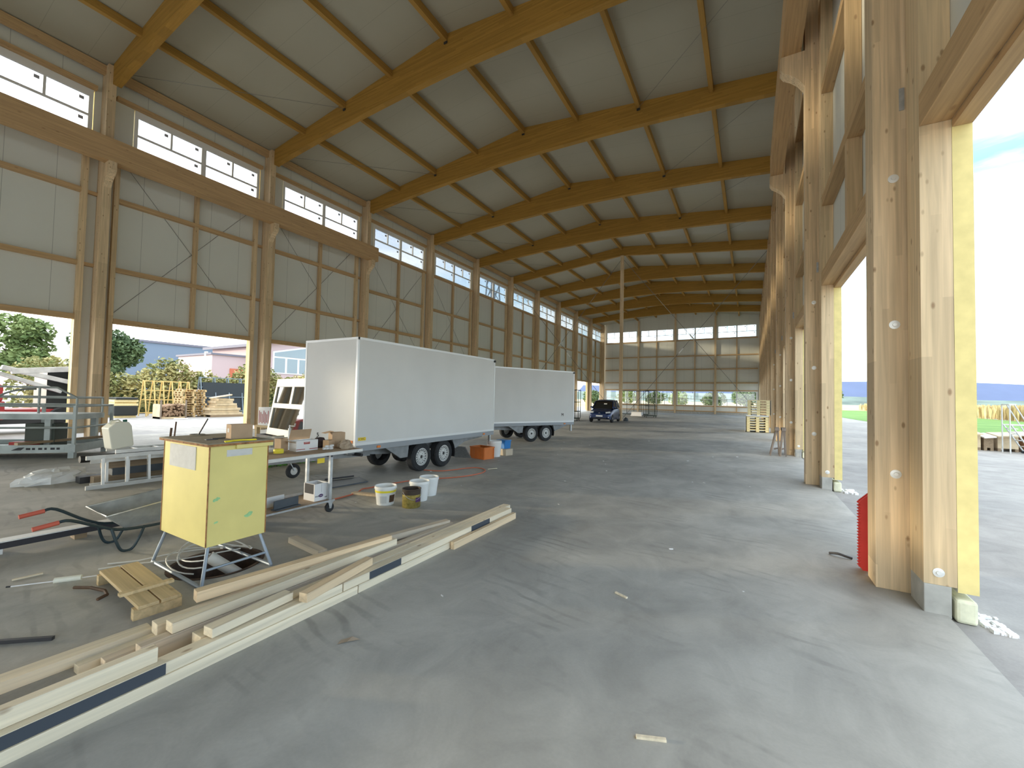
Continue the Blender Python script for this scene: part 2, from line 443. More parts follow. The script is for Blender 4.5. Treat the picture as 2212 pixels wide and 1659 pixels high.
# floor, yards
f = MB().box(-17.75, YFRONT, -0.25, 1.25, 55.1, 0.0).build('floor', 'floor concrete'); struct(f)
g = MB().box(1.25, -40, -0.30, 90, 130, -0.03)
yard_r = g.build('floor_yard', 'yard asphalt'); struct(yard_r)
yard_l = MB().box(-120, -60, -0.30, -17.75, 75, -0.04).build('floor_street', 'yard concrete'); struct(yard_l)

# ceiling: two sloping skins of sandwich panel
c = MB()
for sx in (-1, 1):
    xe = XC + sx * 9.75
    p = [(XC, zroof(XC)), (xe, zroof(xe)), (xe, zroof(xe) + 0.14), (XC, zroof(XC) + 0.14)]
    c.prism(p, 'Y', YFRONT - 0.1, 55.25)
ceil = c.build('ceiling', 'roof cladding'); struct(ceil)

# ------------------------------------------------------------------ windows (two casements; upper row of small lights over one long light)
WIN_N = [0]
def window(axis, a0, a1, z0, z1, plane, side, small='top', dividers=True, fr=0.075, mull=0.15, zsplit=None, top=None):
    """axis: direction the window runs ('X' or 'Y'); plane: coordinate of its inner face; side: +1 when outside lies at larger coordinate"""
    WIN_N[0] += 1
    dep = 0.07
    top = top or fr * 1.2
    p0, p1 = (plane, plane + side * dep) if side > 0 else (plane - dep, plane)
    fb, gb, sb = MB(), MB(), MB()
    def B(mb, u0, u1, w0, w1, d0=0, d1=0):
        q0, q1 = p0 + d0, p1 - d1
        if axis == 'Y': mb.box(q0, u0, w0, q1, u1, w1)
        else: mb.box(u0, q0, w0, u1, q1, w1)
    am = (a0 + a1) / 2
    zs = zsplit if zsplit else z0 + (z1 - z0) * (0.47 if small == 'top' else 0.44)
    B(fb, a0, a1, z0, z0 + fr); B(fb, a0, a1, z1 - top, z1)
    B(fb, a0, a0 + fr, z0 + fr, z1 - top); B(fb, a1 - fr, a1, z0 + fr, z1 - top)
    B(fb, am - mull / 2, am + mull / 2, z0 + fr, z1 - top)
    for (u0, u1) in ((a0 + fr, am - mull / 2), (am + mull / 2, a1 - fr)):
        B(fb, u0, u1, zs - 0.03, zs + 0.03, 0.006, 0.006)
        um = (u0 + u1) / 2
        if dividers:
            if small == 'top': B(fb, um - 0.03, um + 0.03, zs + 0.03, z1 - top, 0.006, 0.006)
            else: B(fb, um - 0.03, um + 0.03, z0 + fr, zs - 0.03, 0.006, 0.006)
        B(gb, u0, u1, z0 + fr, z1 - top, 0.030, 0.030)
        pl = side
        for (s0, s1, tz) in (((u0, um, z1 - top), (um, u1, z1 - top), (u0, u1, zs - 0.03)) if small == 'top' else ((u0, u1, z1 - top),)):
            e1 = s1 - 0.10
            q = (p0 + 0.022, p0 + 0.029) if side > 0 else (p1 - 0.029, p1 - 0.022)
            if axis == 'Y': sb.box(q[0], e1 - 0.11, tz - 0.19, q[1], e1, tz - 0.09)
            else: sb.box(e1 - 0.11, q[0], tz - 0.19, e1, q[1], tz - 0.09)
    t = fb.build('window_%d' % WIN_N[0], 'window frame white'); struct(t)
    gb.build('glass', 'window glass', t)
    sb.build('sticker', 'sticker grey', t)
    return t

# ------------------------------------------------------------------ side walls
def ramp_words(k): return ORD[k + 1]
wl = group_root('wall_left', (-17.6, YFRONT, 0))
wr = group_root('wall_right', (1.3, YFRONT, 0))
ZW0, ZW1 = 9.22, 10.72
LX0, LX1 = -17.6, -17.45      # left studs and rails
for k in range(K0, K1):
    y, y1 = Yk(k), Yk(k + 1)
    seen = k >= -1  # unseen bays behind the camera are added only to enclose the light
    # --- left: cladding panels (outside face at -17.72)
    m = MB()
    a, b = y + 0.35, y1 - 0.50            # clear opening between jambs
    if k == K1 - 1: b = YEND - 0.02
    m.box(-17.72, a, 3.66, -17.60, b, ZW0, 0, 1)
    m.box(-17.72, a, ZW1, -17.60, b, 11.52, 0, 1)
    m.box(-17.72, a, ZW0, -17.60, y + 0.66, ZW1, 0, 1)
    m.box(-17.72, y - 0.50, 0.15, -17.60, y + 0.35, ZW0, 0, 1).box(-17.72, y - 0.50, ZW1, -17.60, y + 0.35, 11.52, 0, 1)
    m.box(-17.72, y - 0.29, ZW0, -17.60, y + 0.35, ZW1, 0, 1)
    m.build('cladding', ['wall cladding', 'foam edge'], wl)
    # right
    m = MB()
    a2, b2 = y + 0.59, y1 - 0.33
    if k == K1 - 1: b2 = YEND - 0.02
    m.box(1.30, a2, 3.66, 1.41, b2, ZW0, 0, 1)
    m.box(1.30, a2, ZW1, 1.41, b2, 11.5, 0, 1)
    m.box(1.30, a2, ZW0, 1.41, y + 0.70, ZW1, 0, 1)
    m.box(1.30, y - 0.33, 0.18, 1.41, y + 0.59, 11.5, 0, 1)
    m.build('cladding', ['wall cladding', 'foam edge'], wr)
    w = window('Y', y + 0.68, y1 - 0.31 if k < K1 - 1 else YEND - .1, ZW0, ZW1, -17.60, -1, dividers=(k != 4), fr=0.10, top=0.21)
    w = window('Y', y + 0.72, y1 - 0.34 if k < K1 - 1 else YEND - .1, ZW0, ZW1, 1.30, 1, fr=0.10, top=0.2)
    if not seen: continue
    # timber frame on the left
    rails = (5.30, 7.52) if k < 2 else (5.08, 6.98)
    for z in rails:
        MB().box(LX0, y + 0.36, z - 0.07, LX1, y1 - 0.50, z + 0.07).build('rail', 'rail wood', wl)
        if k < 2:                                 # short ties to the column
            MB().box(LX0, y1 - 0.36, z - 0.05, LX1 - 0.05, y1 - 0.13, z + 0.05).build('tie', 'rail wood', wl)
    MB().box(LX0, y + 0.36, 3.58, LX1, y1 - 0.50, 3.74).build('lintel', 'rail wood', wl)
    MB().box(LX0, y + 0.20, ZW0 - 0.14, LX1, y1 - 0.26, ZW0 - 0.01).build('rail', 'rail wood', wl)
    MB().box(LX0, y + 0.20, ZW1 + 0.01, LX1, y1 - 0.26, ZW1 + 0.13).build('rail', 'rail wood', wl)
    st = MB()
    zz = [3.74] + [q for z in rails for q in (z - 0.07, z + 0.07)] + [ZW0 - 0.14]
    for i in range(0, len(zz), 2): st.box(LX0 + 0.002, y + 2.44, zz[i], LX1 - 0.002, y + 2.56, zz[i + 1])
    st.build('stud', 'stud wood', wl)
    MB().box(LX0, y1 - 0.50, 0.0, LX1 - 0.01, y1 - 0.36, ZW0 - 0.14).build('jamb', 'jamb wood', wl)
    MB().box(LX0, y + 0.24, 0.0, LX1 - 0.01, y + 0.36, ZW0 - 0.14).build('jamb', 'jamb wood', wl)
    # timber frame on the right: jamb studs on concrete feet, with block foam under the cladding
    for (u0, u1) in ((y - 0.33, y - 0.04), (y + 0.30, y + 0.59)):
        MB().box(1.12, u0, 0.21, 1.298, u1, 11.3).build('jamb', 'jamb wood', wr)
        MB().box(1.12, u0, -0.02, 1.27, u1, 0.21).build('footing', 'footing concrete', wr, bevel=0.006)
        MB().box(1.285, u0 - 0.02, -0.03, 1.40, u1 + 0.02, 0.135).build('foam_block', 'block foam', wr, bevel=0.02)
    for z in (5.2, 7.3):
        MB().box(1.13, y + 0.60, z - 0.08, 1.298, y1 - 0.335, z + 0.08).build('rail', 'rail wood', wr)
    MB().box(1.12, y + 0.60, 3.66, 1.298, y1 - 0.335, 3.90).build('lintel', 'rail wood', wr)
    MB().box(1.30, y + 0.60, 3.60, 1.41, y1 - 0.335, 3.66).build('lintel_edge', 'rail wood', wr)
    MB().box(1.13, y + 0.60, ZW0 - 0.14, 1.298, y1 - 0.335, ZW0 - 0.01).build('rail', 'rail wood', wr)
    MB().box(1.132, y + 2.44, 3.90, 1.296, y + 2.58, 5.12).box(1.132, y + 2.44, 5.28, 1.296, y + 2.58, 7.22).box(1.132, y + 2.44, 7.38, 1.296, y + 2.58, ZW0 - .14).build('stud', 'stud wood', wr)

# ------------------------------------------------------------------ end wall
we = group_root('wall_back', (XC, 55.0, 0))
EY = 54.86                                           # inner face of the cladding
W4 = (XR - XL) / 4
for i in range(4):
    x0, x1 = XL + W4 * i, XL + W4 * (i + 1)
    a, b = x0 + 0.14, x1 - 0.14
    m = MB()
    for (z0, z1) in ((0.22, 0.98), (2.74, 9.07), (10.56, 12.4)):
        if z1 > 12: m.prism([(a - .14, z0), (b + .14, z0), (b + .14, zroof(b + .14)), ((a + b) / 2, zroof((a + b) / 2)), (a - .14, zroof(a - .14))], 'Y', EY, EY + 0.12)
        else: m.box(a - .14, EY, z0, b + .14, EY + 0.12, z1)
    for (z0, z1) in ((0.98, 2.74), (9.07, 10.56)):
        m.box(a - .14, EY, z0, a + 0.10, EY + 0.12, z1); m.box(b - 0.10, EY, z0, b + .14, EY + 0.12, z1)
    m.build('cladding', 'end cladding', we)
    window('X', a + 0.10, b - 0.10, 9.07, 10.56, EY, 1)
    window('X', a + 0.10, b - 0.10, 0.98, 2.74, EY, 1, small='bottom', fr=0.06, mull=0.12)
    mid = (a + b) / 2
    for z in (3.72, 5.38, 7.04):
        MB().box(a - .02, EY - 0.14, z - 0.06, b + .02, EY, z + 0.06).build('rail', 'rail wood across', we)
    for z in (0.30, 0.92, 2.82, 9.0):
        MB().box(a - .02, EY - 0.10, z - 0.06, b + .02, EY, z + 0.06).build('rail', 'rail wood across', we)
    MB().box(mid - .06, EY - 0.12, 0.36, mid + .06, EY, 0.86).box(mid - .06, EY - 0.12, 2.88, mid + .06, EY, 3.66).box(mid - .06, EY - 0.12, 3.78, mid + .06, EY, 5.32).box(mid - .06, EY - 0.12, 5.44, mid + .06, EY, 6.98).box(mid - .06, EY - 0.12, 7.10, mid + .06, EY, 8.94).build('stud', 'stud wood', we)
MB().box(-17.6, EY - 0.16, 0.0, 1.3, EY + 0.12, 0.22).build('plinth', 'footing concrete', we)
MB().box(-17.6, EY, 0.22, XL, EY + .12, 11.5).box(XR, EY, 0.22, 1.3, EY + .12, 11.5).build('cladding', 'end cladding', we)
# unseen wall behind the camera, added to close the hall against low sun
wf = MB().box(-17.72, YFRONT - 0.12, 3.66, 1.41, YFRONT, 11.4)
wf.prism([(-17.72, 11.4), (1.41, 11.4), (1.41, zroof(1.41)), (XC, zroof(XC)), (-17.72, zroof(-17.72))], 'Y', YFRONT - 0.12, YFRONT)
for i in range(4):
    x0 = XL + W4 * i
    wf.box(x0 - 0.5, YFRONT - 0.12, 0.0, x0 + 0.5, YFRONT, 3.66)
wfo = wf.build('wall_front_sun_block', 'end cladding'); struct(wfo)

# ------------------------------------------------------------------ columns
def column_label(side, k):
    if side == 'L':
        return {-1: 'outermost', }.get(k, '')

WHERE_L = {0: 'beside the lift platform, nearest the camera', 1: 'second from the camera, behind the yellow cabinet',
           2: 'third from the camera, its foot hidden by the near trailer'}
for k in range(0, K1 + 1):
    y = Yk(k)
    o = thing('glulam_column', 'square glulam timber column of the left wall, %s' % WHERE_L.get(k, (ORD[k + 1] + ' counted from the camera' if k < 10 else 'in the far corner')), 'column', (XL - .24, y - .03, 0), group='left wall columns')
    MB().box(-17.598, y - 0.13, 0.0, XL, y + 0.07, zroof(-17.6) - 0.005).build('shaft', 'column wood', o)
    if k <= 2:
        MB().prism([(XL + 0.002, 8.40), (XL + .40, 8.40), (XL + .40, 8.16), (XL + .34, 8.06), (XL + .22, 7.98), (XL + .10, 7.86), (XL + .002, 7.70)], 'Y', y - 0.125, y + 0.065).build('corbel', 'column wood', o)
WHERE_R = {0: 'nearest the camera, standing in front of the open yard', 1: 'second from the camera, with crane corbel above', 2: 'third from the camera, behind the grey trestle'}
def bolt(mb, x, y, z):
    mb.lathe([(0.0, 0.016), (0.012, 0.016), (0.014, 0.008), (0.034, 0.006), (0.036, 0.0)], 16, (x, y, z), 'Y')
for k in range(0, K1 + 1):
    y = Yk(k)
    o = thing('glulam_column', 'knotty glulam timber column of the right wall, %s' % WHERE_R.get(k, (ORD[k + 1] + ' counted from the camera' if k < 10 else 'in the far corner')), 'column', (XR + .1, y + .13, 0), group='right wall columns')
    MB().box(XR, y, 0.0, 1.298, y + 0.26, zroof(1.29) - 0.005).build('shaft', 'column wood', o, bevel=0.004)
    if k <= 4:
        for z in (0.95, 2.19, 3.43):
            b = MB(); b.lathe([(0.036, 0.0), (0.036, -0.004), (0.016, -0.006), (0.014, -0.014), (0.0, -0.014)], 16, (1.045, y - 0.0005, z), 'Y')
            b.build('bolt_washer', 'washer', o, smooth=True)
        b = MB(); b.lathe([(0.033, 0.0), (0.033, -0.004), (0.016, -0.006), (0.014, -0.014), (0.0, -0.014)], 16, (1.20, y - 0.3305, 0.30), 'Y')
        b.build('bolt_washer', 'washer', wr, smooth=True)
        MB().box(1.085, y - 0.008, 4.0, 1.118, y + 0.0, 4.19).build('angle_bracket', 'galvanised', o)
    if k <= 2:
        MB().prism([(XR - .002, 8.40), (XR - .40, 8.40), (XR - .40, 8.16), (XR - .34, 8.06), (XR - .22, 7.98), (XR - .10, 7.86), (XR - .002, 7.70)], 'Y', y + 0.01, y + 0.25).build('corbel', 'column wood', o)
for i in range(1, 4):
    x = XL + W4 * i
    o = MB().box(x - 0.10, YEND, 0.0, x + 0.10, EY - .002, zroof(x) - 0.3 if i != 2 else zroof(x) - .3).build('glulam_column', 'column wood', loc=(x, YEND, 0))
    lab(o, 'slim timber column of the far end wall, %s from the left wall' % ORD[i], 'column', 'end wall columns')

# crane rail beams on the corbels
for side, x0, x1 in (('left', XL + 0.06, XL + 0.385), ('right', XR - 0.385, XR - 0.06)):
    o = MB().box(x0, Yk(-1) - 1.0, 8.40, x1, Yk(2) + 0.28, 9.10).build('crane_rail_beam', 'rail wood', loc=((x0 + x1) / 2, 6, 8.40))
    lab(o, 'deep horizontal timber crane beam resting on corbels of the %s wall columns' % side, 'beam', 'crane beams')

# ------------------------------------------------------------------ roof beams, purlins
def camber(x, z_end, z_mid):
    t = (x - XC) / ((XR - XL) / 2)
    return z_mid - (z_mid - z_end) * (t * t * 0.8 + abs(t) * 0.2)
PX = [XC + 2.329 * j for j in range(-3, 4)]
for k in range(0, K1):
    y = Yk(k)
    xs = [XL + (XR - XL) * i / 24 for i in range(25)]
    if k == 5:
        bot = [(x, 11.98 - abs(x - XC) * 0.108) for x in xs]
    else:
        bot = [(x, camber(x, 10.95, 11.42)) for x in xs]
    top = [(XR, zroof(XR) - 0.004), (XC, zroof(XC) - 0.004), (XL, zroof(XL) - 0.004)]
    o = MB().prism(bot + top, 'Y', y - 0.02, y + 0.18).build('roof_beam', 'beam wood', loc=(XC, y + .08, 11))
    lab(o, ('slender glulam roof beam propped in the middle by the lone post' if k == 5 else
            'deep orange glulam roof beam spanning the hall, %s from the camera' % ORD[k + 1]), 'beam', 'glulam roof beams')
    BASE[o.name] = Vector((XC, y + .08, 11))
    if k < 5:
        for j in (1, 3, 5):
            x = PX[j] ; zb = zroof(x) - 0.30
            MB().box(x - 0.06, y - 0.05, zb - 0.02, x + 0.06, y - 0.021, zb + 0.05).build('rod_anchor', 'dark steel', o)
PW = {0: 'outermost on the left side', 1: 'second from the left', 2: 'just left of the ridge', 3: 'along the ridge', 4: 'just right of the ridge', 5: 'second from the right', 6: 'outermost on the right side'}
for k in range(-1, K1):
    y0 = Yk(k) + 0.181 if k >= 0 else Yk(-1) + 1.0
    y1 = Yk(k + 1) - 0.021 if k < K1 - 1 else EY - .002
    for j, x in enumerate(PX):
        z = zroof(x)
        if k < 0: tail = 'in the bay before the first roof beam'
        elif k < K1 - 1: tail = 'between the %s and %s roof beams' % (ORD[k + 1], ORD[k + 2])
        else: tail = 'between the last roof beam and the end wall'
        if k == -1 and j > 2: continue
        o = MB().box(x - 0.065, y0, z - 0.24 - (0.02 if j == 3 else 0), x + 0.065, y1, z - (0.012 if j == 3 else 0.012)).build('roof_purlin', 'purlin wood', loc=(x, y0, z - .24))
        lab(o, 'timber purlin %s, %s' % (PW[j], tail), 'purlin', 'roof purlins')
    for side, x in (('left', -17.40), ('right', 1.05)):
        if k == -1 and side == 'right': continue
        ya, yb = (y0, y1)
        if side == 'left': ya, yb = (Yk(k) + 0.072, Yk(k + 1) - 0.132) if k < K1 - 1 else (Yk(k) + .072, YEND)
        else: ya, yb = Yk(k) + 0.262, (Yk(k + 1) - .002 if k < K1 - 1 else YEND)
        x0, x1 = (-17.44, -17.30) if side == 'left' else (0.95, 1.09)
        o = MB().box(x0, ya, zroof(x0 if side == 'left' else x1) - 0.30, x1, yb, zroof(x0 if side == 'left' else x1) - 0.02).build('eave_purlin', 'rail wood', loc=(x, ya, 11.2))
        lab(o, 'eave beam atop the %s wall, %s' % (side, tail), 'purlin', 'eave purlins')

# middle post under the fifth-bay beam, with its X bracing
PY = Yk(5)
o = MB().box(XC - 0.05, PY - 0.08, 0.0, XC + 0.16, PY + 0.14, 11.95).build('glulam_post', 'column wood', loc=(XC + .05, PY, 0), bevel=0.004)
lab(o, 'lone tall timber post standing mid hall beside the dark blue car', 'post')
def rod(p, q, label, r=0.016, turn=0.5, group='steel bracing rods'):
    p, q = Vector(p), Vector(q)
    t = thing('bracing_rod', label, 'rod', p, group=group)
    MB().tube([p, q], r, 6).build('rod', 'rod steel', t)
    if turn:
        c = p.lerp(q, turn); d = (q - p).normalized()
        MB().tube([c - d * 0.22, c + d * 0.22], r * 2.2, 8).build('turnbuckle', 'washer', t)
    return t
def cross(side, x0, x1):
    t = thing('bracing_cross', 'X of thin dark steel rods between the lone post and the %s wall' % side, 'bracing', (x0, PY, 0.15), group='steel bracing crosses')
    for (p, q, tn) in (((x0, PY + .02, 11.6), (x1, PY + .03, 0.35), .52), ((x0, PY + .06, 0.15), (x1, PY + .07, 10.9), .44)):
        p, q = Vector(p), Vector(q)
        MB().tube([p, q], 0.015, 6).build('rod', 'rod steel', t)
        c = p.lerp(q, tn); d = (q - p).normalized()
        MB().tube([c - d * 0.22, c + d * 0.22], .045, 8).build('turnbuckle', 'washer', t)
cross('right', XC + .185, XR - .025)
cross('left', XC - .075, XL + .025)
for k in range(0, 4):
    y = Yk(k)
    for (ya, yb) in ((y + 0.4, y + S - 0.55), (y + S - 0.55, y + 0.4)):
        MB().tube([(-17.585, ya, 8.9), (-17.585, yb, 3.95)], .006, 6).build('bracing_rod', 'rod steel', wl)
for k in range(0, 5):
    y = Yk(k)
    za, zb = PX[5], 0.75
    rod((PX[5], y + 4.9, zroof(PX[5]) - 0.28), (0.80, y + 0.25, zroof(0.8) - 0.20), 'thin roof bracing rod between the second right purlin and the right wall, %s bay' % ORD[k + 1], 0.006, 0)
    rod((PX[1], y + 4.9, zroof(PX[1]) - 0.28), (-17.0, y + 0.25, zroof(-17.0) - 0.20), 'thin roof bracing rod between the second left purlin and the left wall, %s bay' % ORD[k + 1], 0.006, 0)

# ================================================================== objects in the hall
plain('trailer white', (0.66, 0.66, 0.64), 0.4, var=0.03, scale=1.5)
plain('trailer trim', (0.72, 0.73, 0.73), 0.35, 0.3)
plain('trailer rail grey', (0.30, 0.32, 0.34), 0.5, 0.3)
plain('chassis grey', (0.24, 0.25, 0.255), 0.5, 0.4, var=0.15)
plain('rubber', (0.025, 0.026, 0.028), 0.8, var=0.3, scale=14)
plain('rim silver', (0.60, 0.60, 0.58), 0.45, 0.2)
plain('amber', (0.75, 0.22, 0.04), 0.35)
plain('black', (0.02, 0.02, 0.022), 0.5)
plain('yellow paint', (0.76, 0.66, 0.24), 0.55, var=0.06, scale=3)
plain('yellow sticker', (0.85, 0.62, 0.04), 0.5)
plain('rust edge', (0.33, 0.16, 0.06), 0.8, var=0.4, scale=25)
plain('dusty board', (0.27, 0.24, 0.18), 0.85, var=0.25, scale=12)
plain('paper', (0.62, 0.62, 0.60), 0.8, var=0.06, scale=20)
plain('white card', (0.80, 0.79, 0.78), 0.6)
plain('green paint', (0.33, 0.60, 0.28), 0.6, var=0.15, scale=30)
plain('blue grey steel', (0.34, 0.39, 0.44), 0.5, 0.4, var=0.1)
plain('cardboard', (0.47, 0.33, 0.21), 0.85, var=0.07, scale=10)
plain('crumpled paper', (0.42, 0.33, 0.24), 0.9, var=0.15, scale=14)
plain('print black', (0.03, 0.03, 0.035), 0.6)
plain('print red', (0.42, 0.10, 0.09), 0.6)
plain('print violet', (0.07, 0.02, 0.10), 0.6)
plain('yellow tape', (0.85, 0.72, 0.05), 0.45)
plain('bench top', (0.40, 0.30, 0.21), 0.8, var=0.12, scale=6)
plain('dark grey metal', (0.085, 0.10, 0.115), 0.5, 0.3, var=0.1)
plain('bucket white', (0.78, 0.78, 0.75), 0.4, var=0.03)
plain('label white', (0.62, 0.62, 0.60), 0.5)
plain('gold tin', (0.42, 0.34, 0.10), 0.35, 0.7, var=0.35, scale=22)
plain('tar', (0.05, 0.035, 0.025), 0.35)
plain('crate orange', (0.62, 0.17, 0.03), 0.5, var=0.06)
plain('crate blue', (0.03, 0.20, 0.52), 0.45)
plain('beige plastic', (0.55, 0.46, 0.34), 0.6)
plain('hose orange', (0.60, 0.16, 0.08), 0.55)
plain('brass', (0.75, 0.66, 0.45), 0.35, 0.7)
plain('jerrycan plastic', (0.78, 0.77, 0.66), 0.45)
plain('green cap', (0.02, 0.12, 0.09), 0.4)
plain('aluminium', (0.62, 0.62, 0.60), 0.4, 0.6, var=0.08)
plain('sack white', (0.80, 0.80, 0.79), 0.7, var=0.05)
plain('barrow tray', (0.36, 0.385, 0.395), 0.5, 0.25, var=0.15, scale=12)
plain('barrow frame', (0.03, 0.05, 0.06), 0.45, 0.3)
plain('grip red', (0.55, 0.12, 0.08), 0.6)
plain('profile white', (0.75, 0.75, 0.74), 0.4)
plain('profile dark', (0.035, 0.035, 0.045), 0.5)
plain('pit wall', (0.10, 0.065, 0.045), 0.95, var=0.4, scale=9)
plain('pipe pvc', (0.62, 0.58, 0.50), 0.5)
plain('cable white', (0.70, 0.68, 0.62), 0.5)
plain('lumber film', (0.055, 0.065, 0.08), 0.6)
plain('rust metal', (0.10, 0.055, 0.03), 0.7, var=0.3, scale=20)
plain('red plastic', (0.46, 0.035, 0.03), 0.45, var=0.06)
plain('frame cream', (0.80, 0.77, 0.68), 0.5)
plain('lift grey', (0.36, 0.40, 0.39), 0.5, 0.35, var=0.12, scale=5)
plain('green case', (0.08, 0.095, 0.08), 0.7)
plain('car blue', (0.012, 0.03, 0.105), 0.22, 0.35, spec=0.6)
plain('car glass', (0.012, 0.014, 0.016), 0.05, spec=0.8)
plain('lamp clear', (0.75, 0.77, 0.78), 0.15, spec=0.8)
plain('car dark', (0.02, 0.02, 0.025), 0.5)
plain('plate white', (0.85, 0.85, 0.83), 0.5)
plain('cage green', (0.045, 0.06, 0.05), 0.6, 0.3)
plain('film wrap', (0.70, 0.71, 0.69), 0.3)
plain('dark fabric', (0.05, 0.035, 0.035), 0.9)
m, t, b = _new('dark mirror glass')
b.inputs['Base Color'].default_value = (0.02, 0.025, 0.025, 1); b.inputs['Roughness'].default_value = 0.04; b.inputs['Specular IOR Level'].default_value = 1.0; b.inputs['Metallic'].default_value = 0.0
b.inputs['Coat Weight'].default_value = 1.0; b.inputs['Coat IOR'].default_value = 2.0; b.inputs['Coat Roughness'].default_value = 0.02

def wheel_parts(parent, c, r, w, n=20, face=1, rimmat='rim silver'):
    """tyre (with rim as sub-part), axle along X; face=+1 when the outer side looks to +X"""
    x, y, z = c
    ty = MB().lathe([(r * .62, -w / 2), (r * .92, -w / 2), (r, -w * .36), (r, w * .36), (r * .92, w / 2), (r * .62, w / 2)], 28, c, 'X')
    ty.lathe([(r * .62, w / 2), (r * .60, 0), (r * .62, -w / 2)], 28, c, 'X')
    tyre = ty.build('wheel', 'rubber', parent, smooth=True)
    f = face
    rm = MB().lathe([(r * .62, f * w * .46), (r * .57, f * w * .48), (r * .54, f * w * .34), (r * .38, f * w * .30), (r * .33, f * w * .42), (r * .14, f * w * .44), (r * .13, f * w * .36), (0.0, f * w * .36)], 28, c, 'X')
    rim = rm.build('rim', rimmat, tyre, smooth=True)
    hl = MB()
    for j in range(16):
        a = 2 * math.pi * j / 16
        hl.lathe([(0, 0), (r * .052, 0)], 8, (x + f * w * .345, y + math.cos(a) * r * .46, z + math.sin(a) * r * .46), 'X')
    for j in range(5):
        a = 2 * math.pi * j / 5
        hl.lathe([(0, 0), (r * .03, 0)], 8, (x + f * w * .445, y + math.cos(a) * r * .24, z + math.sin(a) * r * .24), 'X')
    hl.lathe([(0, 0), (r * .12, 0)], 12, (x + f * w * .375, y, z), 'X')
    hl.build('vent_hole', 'black', tyre)
    return tyre

def box_trailer(name_label, length, width, z0, z1, wheels, loc, rz, front_number=None, extra=False):
    """local frame: right side at x=0 (looking +Y), body runs to -width, front at y=0"""
    t = thing('box_trailer', name_label, 'trailer', loc, rz)
    L, Wd = length, width
    MB().box(-Wd, 0, z0, 0, L, z1).build('box_body', 'trailer white', t, local=True, bevel=0.012)
    tr = MB()
    e = 0.035
    for y in (-0.004, L - e + 0.004):
        tr.box(-e, y, z0 + .001, 0.006, y + e, z1 + 0.006); tr.box(-Wd - 0.006, y, z0 + .001, -Wd + e, y + e, z1 + .006)
    tr.box(-e, 0, z1 - e, 0.006, L, z1 + 0.006); tr.box(-Wd - .006, 0, z1 - e, -Wd + e, L, z1 + .006)
    tr.box(-Wd, -0.006, z1 - e, 0, e, z1 + .006); tr.box(-Wd, L - e, z1 - e, 0, L + .006, z1 + .006)
    tr.box(-.02, 0, z0 - .002, 0.008, L, z0 + .045)
    tr.build('edge_trim', 'trailer trim', t, local=True)
    rl = MB().box(-0.05, 0.02, z0 - 0.10, 0.004, L, z0 - .002).box(-Wd - 0.004, 0.02, z0 - 0.10, -Wd + .05, L, z0 - .002).box(-Wd + .05, L - .05, z0 - .1, -.05, L, z0 - .002).box(-Wd + .05, .02, z0 - .1, -.05, .07, z0 - .002)
    rl.build('side_rail', 'trailer rail grey', t, local=True)
    ch = MB()
    for x in (-0.32, -Wd + 0.32):
        ch.prism([(0.1, z0 - .12), (L - .1, z0 - .12), (L - .1, z0 - .17), (wheels[1] + .6, z0 - .26), (wheels[0] - .7, z0 - .26), (0.1, z0 - .18)], 'X', x - .03, x + .03)
    ch.box(-Wd + .3, wheels[0] - .05, z0 - .30, -.3, wheels[0] + .05, z0 - .2).box(-Wd + .3, wheels[1] - .05, z0 - .30, -.3, wheels[1] + .05, z0 - .2)
    for y in (0.3, 1.2, L - .6): ch.box(-Wd + .3, y - .04, z0 - .16, -.3, y + .04, z0 - .1)
    ch.bar((-Wd * .5, -1.15, z0 - .2), (-0.34, 0.6, z0 - .2), 0.06, 0.10); ch.bar((-Wd * .5, -1.15, z0 - .2), (-Wd + .34, 0.6, z0 - .2), 0.06, 0.10)
    ch.prism([(wheels[0] - .95, z0 - .10), (wheels[0] - .33, z0 - .10), (wheels[0] - .36, z0 - .34), (wheels[0] - .55, z0 - .34)], 'X', -.12, -.09)
    ch.prism([(wheels[1] + .34, z0 - .10), (wheels[1] + 1.05, z0 - .10), (wheels[1] + .42, z0 - .32)], 'X', -.12, -.09)
    ch.build('chassis', 'chassis grey', t, local=True)
    r = 0.285
    for y in wheels:
        wheel_parts_local(t, (-0.13, y, r), r, 0.17, 1)
        wheel_parts_local(t, (-Wd + 0.13, y, r), r, 0.17, -1)
    for y in (0.5, L - .45):
        MB().box(0.004, y - .04, z0 - .075, 0.018, y + .04, z0 - .035).build('side_marker', 'amber', t, local=True, bevel=.004)
    MB().box(-0.02, L - 0.06, z1 - .07, 0.03, L - .0, z1 - .02).build('clearance_lamp', 'black', t, local=True)
    mg = MB()
    for y in wheels[1:]:
        pts = []
        for j in range(7):
            a = R(-18 + 15 * j); pts.append((y + math.cos(a) * (r + .05), r + math.sin(a) * (r + .05)))
        outer = [(y + math.cos(R(-18 + 15 * j)) * (r + .062), r + math.sin(R(-18 + 15 * j)) * (r + .062)) for j in range(7)]
        mg.prism(pts + outer[::-1], 'X', -.24, -.02)
    mg.build('mudguard', 'black', t, local=True)
    MB().box(-.10, L - .10, z0 - .34, -.05, L - .05, z0 - .1).build('rear_leg', 'galvanised', t, local=True)
    MB().box(-Wd + .05, L - .1, z0 - .34, -Wd + .1, L - .05, z0 - .1).build('rear_leg', 'galvanised', t, local=True)
    return t
def wheel_parts_local(parent, c, r, w, face):
    keep = BASE.get(parent.name); BASE[parent.name] = Vector((0, 0, 0))
    o = wheel_parts(parent, c, r, w, face=face)
    BASE[parent.name] = keep
    return o

